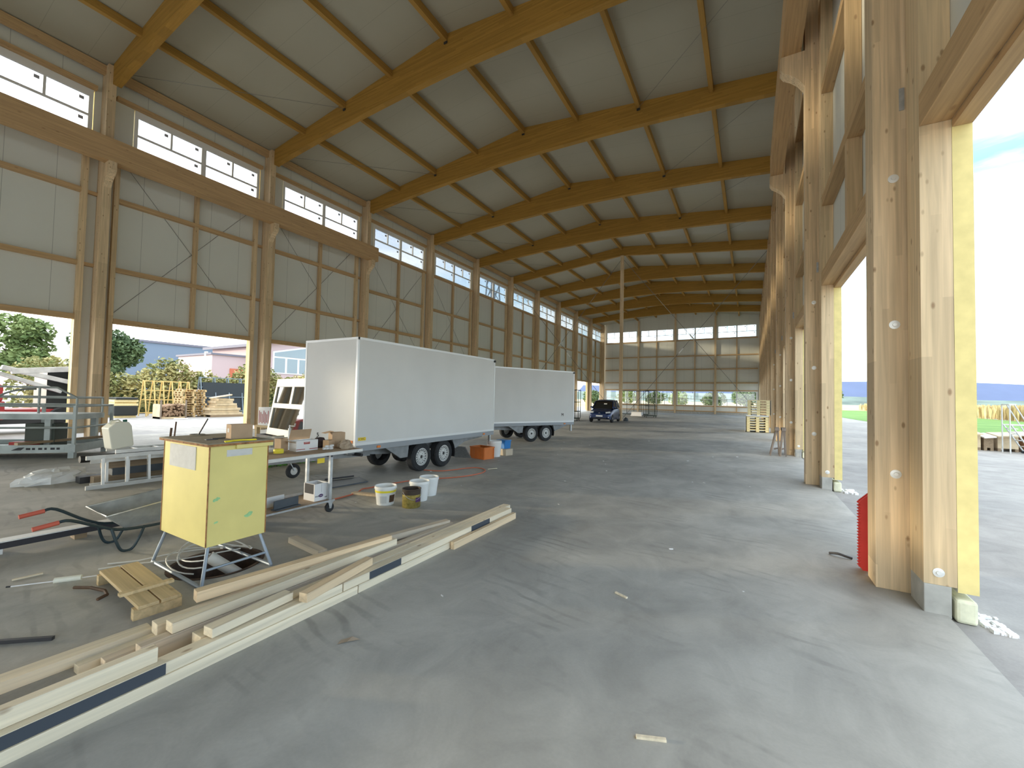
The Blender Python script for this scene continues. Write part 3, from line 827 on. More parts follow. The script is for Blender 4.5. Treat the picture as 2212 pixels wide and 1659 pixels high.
T1 = box_trailer('white box trailer nearest the camera, behind the work bench', 4.26, 1.40, 0.66, 2.465, (1.68, 2.37), (-5.65, 4.64, 0), 0)
text('number', '5', 0.11, (-6.62, 4.633, 0.78), 'print black', T1, (R(90), 0, 0))
s = MB().box(-5.6495, 4.70, 0.735, -5.646, 4.86, 0.79).build('sticker', 'yellow sticker', T1)
text('sticker_print', 'CWC', 0.05, (-5.6455, 4.78, 0.762), 'print black', s, (R(90), 0, R(90)), 0.0005)
MB().box(-5.78, 4.632, .69, -5.70, 4.637, .74).build('front_marker', 'amber', T1, bevel=.002)
jw = MB().tube([(-6.35, 3.95, 0.95), (-6.35, 3.95, 0.42)], 0.024, 10).tube([(-6.35, 3.95, .95), (-6.35, 3.95, 1.0)], .012, 8).tube([(-6.35, 3.95, 0.985), (-6.25, 3.97, .985), (-6.235, 3.97, 1.03)], 0.010, 8).bar((-6.33, 3.95, .42), (-6.33, 4.03, .27), .05, .01).bar((-6.37, 3.95, .42), (-6.37, 4.03, .27), .05, .01)
jwo = jw.build('jockey_stand', 'galvanised', T1)
jt = MB().lathe([(0.06, -.032), (.105, -.03), (.115, -.015), (.115, .015), (.105, .03), (.06, .032)], 24, (-6.35, 4.03, .262), 'X').build('jockey_wheel', 'rubber', jwo, smooth=True)
MB().lathe([(.062, .028), (.05, .02), (.02, .025), (0, .025)], 20, (-6.35, 4.03, .262), 'X').build('jockey_hub', 'rim silver', jwo, smooth=True)
MB().tube([(-6.0, 4.9, .47), (-5.78, 4.9, .47)], 0.028, 10).build('plug_holder', 'black', T1)
T2 = box_trailer('white box trailer further away, parked at an angle behind the first', 4.3, 1.75, 0.66, 2.50, (2.42, 3.05), (-7.50, 10.46, 0), R(-26))
tn = text('letter', 'M', 0.15, (0, 0, 0), 'print black', T2, (R(90), 0, R(90)), 0.001)
tn.location = (0.005, 3.75, 0.92)

# --- yellow cabinet on a tube stand
CB = thing('yellow_cabinet', 'battered yellow metal cabinet on a grey tube stand', 'cabinet', (-4.12, 1.89, 0))
MB().box(-4.52, 1.66, .275, -3.72, 2.12, 1.075).build('cabinet_body', 'yellow paint', CB, bevel=.004)
ed = MB()
for (x, y) in ((-3.72, 1.66), (-3.72, 2.12), (-4.52, 1.66)):
    ed.box(x - .004, y - .004, .28, x + .004, y + .004, 1.07)
ed.build('worn_edge', 'rust edge', CB)
MB().box(-4.55, 1.63, 1.075, -3.69, 2.15, 1.092).build('lid_edge', 'rust edge', CB)
MB().box(-4.55, 1.63, 1.092, -3.69, 2.15, 1.10).build('lid', 'dusty board', CB)
MB().box(-3.718, 1.85, 1.045, -3.695, 2.15, 1.088).build('lid_lip', 'yellow paint', CB)
MB().box(-4.40, 1.655, .865, -3.935, 1.66, 1.055).build('paper_sheet', 'paper', CB)
pl2 = MB().box(-3.72, 1.785, .98, -3.717, 1.985, 1.035).build('paper_label', 'paper', CB)
MB().box(-3.717, 1.80, 1.0, -3.7165, 1.965, 1.02).build('label_print', 'label white', pl2)
gp = MB()
rr = random.Random(3)
for (y, z, ry, rz_) in ((1.725, .645, .028, .016), (1.975, .47, .034, .018), (1.725, .46, .016, .009)):
    poly = [(y + math.cos(2 * math.pi * j / 14) * ry * rr.uniform(.7, 1.15) , z + math.sin(2 * math.pi * j / 14) * rz_ * rr.uniform(.6, 1.2) + .3 * (math.cos(2 * math.pi * j / 14) * ry)) for j in range(14)]
    gp.prism(poly, 'X', -3.72, -3.7185)
gp.build('paint_splash', 'green paint', CB)
stn = MB()
foot = {'FL': (-3.62, 1.60), 'FR': (-3.62, 2.13), 'BL': (-4.54, 1.62), 'BR': (-4.54, 2.13)}
top = {'FL': (-3.75, 1.69), 'FR': (-3.75, 2.09), 'BL': (-4.49, 1.69), 'BR': (-4.49, 2.09)}
for q in foot:
    MB().tube([(*foot[q], 0.012), (*top[q], .275)], .013, 10).build('leg', 'blue grey steel', CB, smooth=True)
def lerp2(q, t): return (foot[q][0] + (top[q][0] - foot[q][0]) * t, foot[q][1] + (top[q][1] - foot[q][1]) * t, .275 * t)
MB().tube([lerp2('FL', .42), lerp2('FR', .42)], .011, 8).build('cross_bar', 'blue grey steel', CB)
MB().tube([(*foot['FL'], .014), (*foot['BL'], .014)], .014, 8).build('runner', 'blue grey steel', CB)
MB().tube([(*foot['FR'], .014), (*foot['BR'], .014)], .014, 8).build('runner', 'blue grey steel', CB)

def carton(name, label, c, sx, sy, h, rz=0, mat='cardboard', wall=.004, group=None, cat='box'):
    """open-topped cardboard box: walls and floor"""
    t = thing(name, label, cat, c, rz, group)
    m = MB()
    m.box(-sx / 2, -sy / 2, 0, sx / 2, sy / 2, wall)
    m.box(-sx / 2, -sy / 2, wall, -sx / 2 + wall, sy / 2, h).box(sx / 2 - wall, -sy / 2, wall, sx / 2, sy / 2, h)
    m.box(-sx / 2 + wall, -sy / 2, wall, sx / 2 - wall, -sy / 2 + wall, h).box(-sx / 2 + wall, sy / 2 - wall, wall, sx / 2 - wall, sy / 2, h)
    m.build('box_body', mat, t, local=True)
    return t
o = thing('cardboard_box', 'closed brown cardboard box standing on the yellow cabinet', 'box', (-3.985, 2.01, 1.10), R(-8))
MB().box(-.06, -.085, 0, .06, .085, .125).build('box_body', 'cardboard', o, local=True, bevel=.002)
MB().box(-.025, -.0865, .055, .012, -.085, .09).build('address_label', 'paper', o, local=True)
o = thing('stirring_stick', 'thin dark stick leaning up from a tin lid on the yellow cabinet', 'stick', (-4.50, 1.90, 1.10))
MB().lathe([(0, 0), (.058, 0), (.060, .004), (.060, .010), (.055, .010), (.055, .005), (0, .005)], 24, (-4.50, 1.90, 1.10)).build('tin_lid', 'dusty board', o, smooth=True)
MB().tube([(-4.50, 1.91, 1.106), (-4.42, 1.945, 1.255)], .006, 8).build('shaft', 'dark steel', o)
for i, (x, y, z, l) in enumerate(((-6.25, 2.36, 0, 1.12), (-6.32, 2.34, 0, 1.04))):
    o = MB().tube([(x - .06, y - .01, 0.0), (x - .02, y + .05, l)], .009 + .004 * i, 8).build('iron_bar', 'rust metal', loc=(x - .06, y, 0))
    lab(o, ('thin rusty iron bar propped behind the yellow cabinet' if i == 0 else 'thicker rusty iron bar propped behind the yellow cabinet'), 'bar', 'iron bars behind the cabinet')
o = MB()
for j in range(2): o.tube([(-3.72 + .02 * math.cos(a * .8) - .012 * j, 1.76 + a * .03 + .01 * math.sin(a * 1.7), 1.105 + .004 * j) for a in range(9)], .005, 6)
o = o.build('strap', 'yellow tape', loc=(-3.74, 1.85, 1.10)); lab(o, 'crumpled yellow strap lying on the cabinet lid edge', 'strap')
o = MB().box(-4.02, 1.75, 1.10, -3.985, 1.84, 1.107).tube([(-4.0, 1.80, 1.108), (-4.0, 1.90, 1.108)], .006, 6).build('scraper', 'dark steel', loc=(-4.0, 1.80, 1.10)); lab(o, 'small flat scraper lying on the yellow cabinet lid', 'tool')

# --- floor pit under the cabinet (cut from the slab)
PCX, PCY, PR = -4.08, 1.92, .36
cut = MB().lathe([(PR, -1.0), (PR, .2)], 48, (PCX, PCY, 0), cap=True).build('cutter', 'pit wall')
bm_ = f.modifiers.new('pit', 'BOOLEAN'); bm_.object = cut; bm_.operation = 'DIFFERENCE'; bm_.solver = 'EXACT'
bpy.context.view_layer.update()
dg = bpy.context.evaluated_depsgraph_get()
nm = bpy.data.meshes.new_from_object(f.evaluated_get(dg))
f.modifiers.clear(); f.data = nm
bpy.data.objects.remove(cut, do_unlink=True)
pit = MB().lathe([(PR - .001, .004), (PR - .03, .004), (PR - .035, -.10), (PR - .03, -.55), (0, -.55)], 48, (PCX, PCY, 0)).build('trim_1', 'pit wall', smooth=True); struct(pit)
o = thing('drain_pipe', 'short cream plastic pipe slanting out of the floor pit', 'pipe', (-3.84, 1.92, 0))
pd = Vector((.10, .17, -.17)).normalized()
p0 = Vector((-3.97, 1.80, .115)); p1 = p0 + pd * .42
MB().tube([p0, p1], .045, 20).build('pipe', 'pipe pvc', o, smooth=True)
MB().tube([p0 - pd * .002, p0 + pd * .004], .037, 16).build('pipe_mouth', 'black', o)
o = MB()
for j, (rx, ry, dx, dy) in enumerate(((.34, .30, 0, 0), (.30, .26, .02, .03), (.36, .24, -.03, .05))):
    o.tube([(PCX - .08 + dx + rx * math.cos(a) , PCY - .02 + dy + ry * math.sin(a), .05 + .02 * j + .03 * math.sin(2 * a + j)) for a in [R(60 + 12 * q) for q in range(22)]], .006, 6)
o.tube([(-4.1, 2.12, .06), (-4.35, 1.72, .03), (-4.62, 1.50, .012), (-4.72, 1.32, .008)], .006, 6)
o.tube([(-4.3, 2.05, .06), (-4.5, 1.75, .05), (-4.66, 1.56, .012), (-4.80, 1.40, .008)], .006, 6)
o = o.build('cable_coil', 'cable white', loc=(PCX, PCY, .05)); lab(o, 'loose coil of white cable under the yellow cabinet', 'cable')
o = MB().lathe([(0, 0), (.27, 0), (.27, .006), (0, .006)], 36, (-7.1, 5.05, 0)).build('manhole_cover', 'footing concrete', loc=(-7.1, 5.05, 0)); lab(o, 'flat round manhole cover in the floor beneath the near trailer', 'cover')

# --- wheeled work bench and what lies on it
BT = thing('work_bench', 'long wheeled work bench with lower shelf beside the yellow cabinet', 'bench', (-4.93, 3.1, 0))
bx0, bx1, by0, by1 = -5.20, -4.62, 2.50, 3.93
MB().box(bx0, by0, .735, bx1 - .012, by1 - .012, .772).build('table_top', 'bench top', BT)
MB().box(bx1 - .012, by0, .73, bx1, by1, .768).box(bx0, by1 - .012, .73, bx1 - .012, by1, .768).build('edge_profile', 'aluminium', BT)
for (x, y) in ((bx1 - .05, 3.47), (bx0 + .05, 3.47), (bx1 - .05, 2.60), (bx0 + .05, 2.60)):
    MB().box(x - .018, y - .018, .155, x + .018, y + .018, .735).build('leg', 'galvanised', BT)
    cs = MB().box(x - .03, y - .04, .125, x + .03, y + .04, .14).prism([(y - .03, .125), (y + .03, .125), (y + .012, .05), (y - .012, .05)], 'X', x - .026, x - .022).prism([(y - .03, .125), (y + .03, .125), (y + .012, .05), (y - .012, .05)], 'X', x + .022, x + .026)
    co = cs.build('caster', 'galvanised', BT)
    MB().lathe([(.02, -.018), (.055, -.018), (.06, -.01), (.06, .01), (.055, .018), (.02, .018)], 20, (x, y, .0605), 'X').build('caster_wheel', 'rubber', co, smooth=True)
MB().box(bx0 + .02, 2.55, .14, bx1 - .02, 3.52, .158).build('shelf', 'bench top', BT)
MB().box(bx1 - .02, 2.55, .14, bx1 - .012, 3.52, .16).box(bx0 + .012, 2.55, .14, bx0 + .02, 3.52, .19).build('shelf_edge', 'galvanised', BT)
MB().box(bx1 - .09, 3.455, .70, bx1 - .03, 3.485, .733).box(bx0 + .07, 3.455, .70, bx1 - .07, 3.485, .733).build('cross_rail', 'dark steel', BT)
MB().box(bx1 - .055, 3.28, .64, bx1 - .05, 3.38, .70).build('yellow_tag', 'yellow sticker', BT)
ZT = .772
o = carton('cardboard_box', 'open white carton with dark red label on the work bench', (-5.03, 3.33, ZT), .14, .30, .135, R(0), 'white card')
MB().box(.0702, -.05, .085, .0712, .035, .115).build('label_print', 'print red', o, local=True)
MB().box(.0702, -.148, .018, .0712, -.03, .027).box(.0702, .03, .018, .0712, .148, .027).build('band_print', 'print red', o, local=True)
tx = text('label_text', 'SCHOTT', .016, (0, 0, 0), 'white card', o, (R(90), 0, R(90)), .0003); tx.location = (.0715, -.008, .108)
MB().obox((-.085, 0, .20), (.02, 0, .065), (0, .145, 0), (.0015, 0, -.0005)).build('flap', 'cardboard', o, local=True)
MB().obox((0.0, -.185, .12), (.06, 0, 0), (0, .035, -.012), (0, .0005, .0015)).build('flap', 'cardboard', o, local=True)
o = carton('cardboard_box', 'tall narrow brown carton standing left of the white carton', (-5.15, 3.10, ZT), .12, .10, .16, R(6))
o = MB().lathe([(.040, 0), (.056, 0), (.057, .005), (.057, .043), (.056, .048), (.040, .048), (.040, 0)], 28, (-5.02, 2.99, ZT)).build('tape_roll', 'yellow tape', loc=(-5.02, 2.99, ZT), smooth=True); lab(o, 'roll of yellow tape on the work bench', 'tape roll')
rr = random.Random(5)
pts = [(-4.86 + rr.uniform(-.06, .05), 3.50 + i * .017 + rr.uniform(-.005, .005)) for i in range(8)]
for i, (x, y) in enumerate(pts):
    zz = ZT + .017 + (.03 if i % 3 == 1 else 0)
    o = MB().lathe([(0, -.022), (.014, -.022), (.016, 0), (.014, .022), (0, .022)], 12, (x, y, zz), 'Y').build('white_plug', 'white card', loc=(x, y, zz - .016), smooth=True)
    lab(o, 'small white plastic plug in the heap beside the white carton', 'plug', 'plugs heaped on the work bench')
o = carton('cardboard_box', 'small brown carton in the middle of the work bench', (-4.98, 3.66, ZT), .10, .11, .11, R(10))
o = thing('cardboard_box', 'open brown carton with raised flap at the back of the work bench', 'box', (-5.07, 3.85, ZT), R(-15))
MB().box(-.07, -.09, 0, .07, .09, .20).build('box_body', 'cardboard', o, local=True)
MB().obox((0, -.13, .205), (.07, 0, 0), (0, .06, .012), (0, 0, .0015)).build('flap', 'cardboard', o, local=True)
def lump(name, label, cat, c, sx, sy, h, mat, seed=1, n=9, rz=0):
    """crumpled heap: a folded dome"""
    rr = random.Random(seed)
    m = MB(); rows = 7
    prof = []
    for i in range(rows + 1):
        t = i / rows
        for j in range(n * 2):
            a = 2 * math.pi * j / (n * 2)
            k = math.cos(t * math.pi / 2) ** .7 * (1 + rr.uniform(-.16, .16) * (1 if t < 1 else 0))
            m.v.append((sx * k * math.cos(a), sy * k * math.sin(a), h * (math.sin(t * math.pi / 2) * (1 + rr.uniform(-.18, .12)) if 0 < t else 0)))
    nn = n * 2
    for i in range(rows):
        for j in range(nn):
            m.f.append((i * nn + j, i * nn + (j + 1) % nn, (i + 1) * nn + (j + 1) % nn, (i + 1) * nn + j)); m.m.append(0)
    m.f.append(tuple(reversed(range(nn)))); m.m.append(0)
    m.f.append(tuple(rows * nn + j for j in range(nn))); m.m.append(0)
    o = m.build(name, mat); o.location = c; o.rotation_euler = (0, 0, rz)
    lab(o, label, cat)
    return o
lump('wrapping_paper', 'crumpled brown wrapping paper at the right end of the bench', 'paper', (-4.82, 3.80, ZT), .10, .10, .11, 'crumpled paper', 4)
lump('dark_cloth', 'dark crumpled cloth heaped behind the plugs on the bench', 'cloth', (-5.16, 3.64, ZT), .09, .11, .13, 'dark fabric', 8)
o = MB().box(-5.22, 2.74, ZT, -5.15, 3.02, ZT + .045).build('white_profile', 'profile white', loc=(-5.17, 2.82, ZT)); lab(o, 'short white plastic profile at the back edge of the work bench', 'profile')
ZS = .158
o = carton('wine_carton', 'open white wine carton with dark oval logo on the lower shelf', (-4.83, 3.385, ZS), .22, .19, .215, R(0), 'white card')
lg = MB().lathe([(0, 0), (1, 0)], 28, (0, 0, 0), 'X')
lg.v = [(.1105, -.005 + y * .032, .062 + z * .020) for (x, y, z) in lg.v]
lo = lg.build('oval_logo', 'print violet', o, local=True)
tx = text('logo_text', 'vinoli', .018, (0, 0, 0), 'white card', lo, (R(90), 0, R(90)), .0003); tx.location = (.1112, -.005, .062)
bc = MB()
for j in range(9): bc.box(.1102, -.085 + j * .0065, .05, .1107, -.0815 + j * .0065, .066)
for j in range(6): bc.box(.1102, .05 + j * .006, .028, .1107, .053 + j * .006, .042)
bc.box(.1102, .0, .10, .1107, .0015, .21)
bc.build('barcode_print', 'print black', o, local=True)
MB().box(-.09, -.0962, .09, .09, -.0952, .21).build('dark_panel_print', 'print black', o, local=True)
o = MB().bar((-4.72, 2.78, ZS + .055), (-4.76, 3.10, ZS + .055), .012, .11).bar((-4.72, 2.78, ZS + .008), (-4.76, 3.10, ZS + .008), .09, .012).build('steel_channel', 'dark grey metal', loc=(-4.74, 2.8, ZS)); lab(o, 'dark grey folded steel channel on the lower shelf of the bench', 'channel')
o = MB().bar((-4.90, 2.78, ZS + .06), (-4.92, 3.02, ZS + .06), .01, .12).bar((-4.935, 2.78, ZS + .008), (-4.955, 3.02, ZS + .008), .07, .012).build('white_profile', 'profile white', loc=(-4.9, 2.8, ZS)); lab(o, 'white angle profile lying behind the dark channel on the shelf', 'profile')
o = MB().prism([(-6.35, 4.30), (-5.80, 4.18), (-5.72, 5.0), (-6.12, 5.15)], 'Z', 0.0, .018).build('rubber_mat', 'dark grey metal', loc=(-6, 4.6, 0)); lab(o, 'flat dark sheet lying on the floor behind the work bench', 'sheet')
o = MB().tube([(-6.33, 4.60, .035), (-6.20, 5.09, .035)], .014, 8).build('dark_pipe', 'dark steel', loc=(-6.27, 4.85, .02)); lab(o, 'thin dark pipe lying on the sheet behind the bench', 'pipe')

# --- buckets
def bucket(label, c, r0, r1, h, mats='bucket white', rim=True, group=None):
    t = thing('bucket', label, 'bucket', c, 0, group)
    MB().lathe([(0, 0), (r0, 0), (r1, h), (r1 + .006, h), (r1 + .006, h - .02), (r1 - .004, h - .02)] if False else [(0, 0), (r0, 0), (r1 - .004, h * .86), (r1 + .005, h * .87), (r1 + .005, h * .9), (r1, h * .9), (r1, h), (r1 - .007, h), (r0 - .006, .008), (0, .008)], 32).build('bucket_body', mats, t, local=True, smooth=True)
    return t
o = bucket('white bucket with a yellow band, left of the gold tin', (-4.40, 4.16, 0), .115, .148, .255)
MB().lathe([(.137, .172), (.1405, .172), (.1435, .200), (.140, .200)], 32).build('yellow_band', 'yellow tape', o, local=True, smooth=True)
for j, (a, col, z0, z1, rr_) in enumerate(((-1.35, 'label white', .03, .13, .1), (-.35, 'rust metal', .04, .14, .1))):
    lb = MB()
    for q in range(6):
        a0, a1 = a + q * .12, a + (q + 1) * .12
        f0, f1 = .117 + .029 * z0 / .219, .117 + .029 * z1 / .219
        lb.add([(f0 * math.cos(a0), f0 * math.sin(a0), z0), (f0 * math.cos(a1), f0 * math.sin(a1), z0), (f1 * math.cos(a1), f1 * math.sin(a1), z1), (f1 * math.cos(a0), f1 * math.sin(a0), z1)], [(0, 1, 2, 3)])
    lb.build('bucket_label', col, o, local=True)
o = thing('paint_tin', 'gold paint tin with a black tar-smeared rim, in front of the white buckets', 'tin', (-4.0, 4.25, 0))
MB().lathe([(0, 0), (.119, 0), (.123, .006), (.123, .175), (0, .175)], 32).build('tin_body', 'gold tin', o, local=True, smooth=True)
MB().lathe([(.1235, .175), (.124, .235), (.13, .24), (.13, .25), (.121, .25), (.118, .20), (0, .20)], 32).build('tarred_rim', 'tar', o, local=True, smooth=True)
lb = MB()
for q in range(6):
    a0, a1 = -.35 + q * .13, -.35 + (q + 1) * .13
    lb.add([(.1245 * math.cos(a0), .1245 * math.sin(a0), .08), (.1245 * math.cos(a1), .1245 * math.sin(a1), .08), (.1245 * math.cos(a1), .1245 * math.sin(a1), .14), (.1245 * math.cos(a0), .1245 * math.sin(a0), .14)], [(0, 1, 2, 3)])
lb.build('tin_label', 'print violet', o, local=True)
MB().tube([(.132 * math.cos(a) * 1.0, .132 * math.sin(a), .215 - .10 * math.sin((a + 1.9) / 2.9 * math.pi)) for a in [-1.9 + 2.9 * q / 12 for q in range(13)]], .0025, 6).build('wire_handle', 'galvanised', o, local=True)
bucket('plain white bucket standing directly behind the gold tin', (-4.16, 4.58, 0), .112, .145, .28, group='plain white buckets')
bucket('plain white bucket, rearmost of the paint buckets', (-4.26, 4.90, 0), .112, .145, .28, group='plain white buckets')
o = MB().bar((-5.22, 4.28, .016), (-4.72, 4.42, .016), .09, .03).build('wood_offcut', 'lumber orange', loc=(-5, 4.35, 0)); lab(o, 'flat wood offcut lying left of the yellow-banded bucket', 'offcut')

# --- things at the rear of the near trailer
o = thing('storage_crate', 'orange plastic crate on the floor behind the trailer wheels', 'crate', (-5.73, 8.52, 0), R(-12))
mm_ = MB()
sx, sy, h, w_ = .48, .34, .29, .012
mm_.box(-sx / 2, -sy / 2, 0, sx / 2, sy / 2, .012).box(-sx / 2, -sy / 2, .012, -sx / 2 + w_, sy / 2, h).box(sx / 2 - w_, -sy / 2, .012, sx / 2, sy / 2, h).box(-sx / 2, -sy / 2, .012, sx / 2, -sy / 2 + w_, h).box(-sx / 2, sy / 2 - w_, .012, sx / 2, sy / 2, h)
mm_.build('crate_body', 'crate orange', o, local=True)
rb = MB()
for x in (-sx / 2, -.07, .1, sx / 2 - .02): rb.box(x, -sy / 2 - .012, .0, x + .02, -sy / 2, h - .03)
for y in (-sy / 2, sy / 2 - .02): rb.box(sx / 2, y, .0, sx / 2 + .012, y + .02, h - .03)
rb.box(-sx / 2 - .014, -sy / 2 - .014, h - .03, sx / 2 + .014, -sy / 2, h).box(sx / 2, -sy / 2 - .014, h - .03, sx / 2 + .014, sy / 2 + .014, h).box(-sx / 2 - .014, sy / 2, h - .03, sx / 2 + .014, sy / 2 + .014, h).box(-sx / 2 - .014, -sy / 2, h - .03, -sx / 2, sy / 2, h)
rb.build('rim_and_ribs', 'crate orange', o, local=True)
bucket('large white tub beside the orange crate', (-5.67, 8.98, 0), .155, .19, .40)
o = thing('storage_crate', 'beige plastic bin on the floor under the blue crate', 'crate', (-5.58, 9.36, 0), R(-14))
MB().box(-.17, -.13, 0, .17, .13, .17).build('crate_body', 'beige plastic', o, local=True, bevel=.008)
o = thing('storage_crate', 'blue plastic crate stacked on the beige bin', 'crate', (-5.62, 9.38, .17), R(-14))
MB().prism([(-.13, 0), (.13, 0), (.155, .22), (-.155, .22)], 'Y', -.11, .11).box(-.165, -.12, .20, .165, .12, .225).build('crate_body', 'crate blue', o, local=True, bevel=.006)
o = MB().obox((-6.05, 8.05, .17), (.20, .06, 0), (.03, -.16, .15), (.002, .005, .008)).build('ramp_plate', 'galvanised', loc=(-6.05, 8.05, 0)); lab(o, 'grey metal ramp plate leaning under the rear of the near trailer', 'plate')

# --- orange hose
hp = [(-5.14, 3.90), (-5.17, 4.22), (-5.25, 4.42), (-5.34, 4.56), (-5.31, 4.70), (-5.26, 5.12), (-5.16, 5.54), (-4.98, 5.82), (-4.75, 6.15), (-4.62, 6.5), (-4.60, 6.89), (-4.75, 7.18), (-5.0, 7.27), (-5.15, 7.1), (-5.25, 6.75), (-5.39, 6.51), (-5.71, 6.40)]
def catmull(p, n=6):
    out = []
    for i in range(len(p) - 1):
        a, b, c, d = p[max(i - 1, 0)], p[i], p[i + 1], p[min(i + 2, len(p) - 1)]
        for k in range(n):
            t = k / n
            out.append(tuple(.5 * ((2 * b[q]) + (-a[q] + c[q]) * t + (2 * a[q] - 5 * b[q] + 4 * c[q] - d[q]) * t * t + (-a[q] + 3 * b[q] - 3 * c[q] + d[q]) * t ** 3) for q in range(len(b))))
    return out + [p[-1]]
o = thing('air_hose', 'orange air hose snaking over the floor in front of the trailer', 'hose', (-5.0, 6.0, 0))
MB().tube([(x, y, .010) for x, y in catmull(hp)], .010, 8).build('hose', 'hose orange', o, smooth=True)
MB().tube([(-4.72, 7.24, .012), (-4.60, 7.42, .016)], .008, 8).build('hose_fitting', 'brass', o)

# --- lumber pile: every beam on its own
def beam(label, a, b, z, w, h, mat='lumber', films=()):
    """a, b: bottom edge nearest the camera (+X side); the beam lies behind it"""
    a, b = Vector((a[0], a[1], 0)), Vector((b[0], b[1], 0))
    d = (b - a); L = d.length
    ang = math.atan2(d.y, d.x) - math.pi / 2
    t = thing('timber_beam', label, 'beam', (a.x, a.y, z), ang, 'timber pile on the floor')
    MB().box(-w, 0, 0, 0, L, h).build('timber', mat, t, local=True, bevel=.003)
    for (u0, u1, v0, v1) in films:
        MB().box(-.001, u0, v0, .0025, u1, v1).build('dark_film', 'lumber film', t, local=True)
    return t
beam('longest pale beam at the near edge of the pile, running out of frame', (-2.585, -1.6), (-2.58, 2.19), 0, .09, .060)
beam('pale beam at the near edge of the pile, continuing the longest beam', (-2.582, 2.20), (-2.59, 4.50), 0, .09, .060)
beam('short orange beam at the far right tip of the pile', (-2.525, 3.30), (-2.535, 4.56), 0, .045, .075, 'lumber orange')
beam('pale beam with dark patches, second row at the near end', (-2.592, -1.6), (-2.590, 2.06), .061, .085, .06, 'lumber', [(.2, 2.60, .002, .058)])
beam('pale beam with dark patches, second row in the middle', (-2.590, 2.07), (-2.600, 4.56), .061, .085, .06, 'lumber', [(.24, .58, .002, .058), (1.62, 1.98, .002, .058)])
beam('flat pale board behind the second row, reaching the far tip', (-2.70, 1.2), (-2.70, 4.70), 0, .10, .118, 'lumber')
beam('narrow board in the middle of the pile, third row', (-2.90, 1.0), (-2.885, 3.75), 0, .07, .10, 'lumber weathered')
beam('weathered grey board low in the middle of the pile', (-2.98, .88), (-2.97, 3.2), 0, .07, .06, 'lumber weathered')
beam('big pale square beam at the lower left, lying in the second row', (-2.665, -1.4), (-2.630, .98), .1225, .055, .075)
beam('pale beam under the orange tilted one, ending beside the pallet', (-3.06, 1.13), (-2.98, 2.90), .045, .09, .07)
beam('pale knotted beam with square cut end, left of the middle', (-2.895, 1.14), (-2.875, 2.88), .105, .085, .06)
t = beam('orange beam lying across the top beside the cabinet', (-3.13, 1.36), (-2.90, 2.84), .13, .075, .07, 'lumber orange')
beam('orange beam with a dark patch, tilted on top of the pile', (-2.535, 1.74), (-2.66, 2.40), .128, .07, .06, 'lumber orange')
o = beam('pale beam leaning under the dark-patched orange beam', (-2.615, 1.22), (-2.655, 1.72), .128, .085, .05)
beam('long pale beam at the far left, flat on the floor', (-3.24, -.6), (-3.17, 1.15), 0, .10, .06)
beam('thin pale lath at the left, between two thicker beams', (-3.075, .80), (-3.10, 2.2), 0, .06, .045)
beam('pale beam at the back of the pile, behind the orange beam', (-3.26, 1.95), (-3.20, 2.88), 0, .08, .065, 'lumber orange')
beam('brown beam at the back, resting on the pile near the middle', (-3.09, 2.92), (-2.91, 3.72), .065, .075, .06, 'lumber weathered')
beam('brown board beneath the brown beam at the back', (-3.17, 2.40), (-3.05, 3.45), 0, .08, .062, 'lumber weathered')
beam('short offcut lying crosswise behind the pile', (-3.45, 2.56), (-4.03, 2.63), 0, .09, .055, 'lumber weathered')

# --- small pallet beside the cabinet
o = thing('small_pallet', 'small two-plank wooden pallet in front of the yellow cabinet', 'pallet', (-3.95, 1.32, 0), R(-4))
for y in (-.115, .005): MB().box(-.44, y, .075, .50, y + .11, .098).build('plank', 'pallet wood', o, local=True, bevel=.003)
for x in (-.43, .42): MB().box(x, -.13, 0, x + .05, .13, .0745).build('skid', 'pallet wood', o, local=True)
MB().box(.20, -.15, .0985, .25, .15, .118).build('batten', 'pallet wood', o, local=True)

# --- odds and ends on the floor left of the pallet
o = thing('sealant_gun', 'white sealant lance with clear cartridge on the floor', 'sealant gun', (-4.62, 1.14, 0))
MB().tube([(-4.80, .86, .02), (-4.66, 1.06, .02)], .005, 8).tube([(-4.58, 1.18, .02), (-4.50, 1.32, .02)], .005, 8).build('lance', 'white card', o)
MB().tube([(-4.665, 1.055, .024), (-4.575, 1.185, .024)], .021, 14).build('cartridge', 'jerrycan plastic', o, smooth=True)
MB().tube([(-4.815, .84, .02), (-4.80, .862, .02)], .006, 8).build('tip', 'black', o)
o = MB().bar((-4.08, .45, .012), (-3.63, .83, .012), .022, .02).build('dark_strip', 'dark steel', loc=(-3.9, .65, 0)); lab(o, 'dark metal strip lying on the floor at the left edge', 'strip')
o = MB().tube([(-4.40, 1.10, .02), (-4.28, 1.16, .025), (-4.14, 1.20, .022), (-4.06, 1.19, .018), (-4.03, 1.13, .014)], .011, 6).build('bent_iron', 'rust metal', loc=(-4.2, 1.15, 0)); lab(o, 'bent rusty iron strip on the floor beside the small pallet', 'strip')
o = MB().bar((-5.0, .90, .006), (-4.98, 1.06, .006), .018, .01).build('wood_splinter', 'lumber', loc=(-5, 1, 0)); lab(o, 'pale wood splinter on the floor left of the sealant gun', 'splinter')
for i, (x, y, a, l, lb_) in enumerate(((-.86, 3.25, .4, .11, 'pale wood splinter alone on the bare floor mid picture'), (-.38, 1.97, -.75, .13, 'pale wood splinter near the lower edge of the picture'))):
    d = Vector((math.cos(a + .6), -math.sin(a) * .6, 0)).normalized() * l / 2
    c_ = Vector((x, y, .006))
    o = MB().bar(c_ - d, c_ + d, .016, .011).build('wood_splinter', 'lumber', loc=(x, y, 0)); lab(o, lb_, 'splinter')
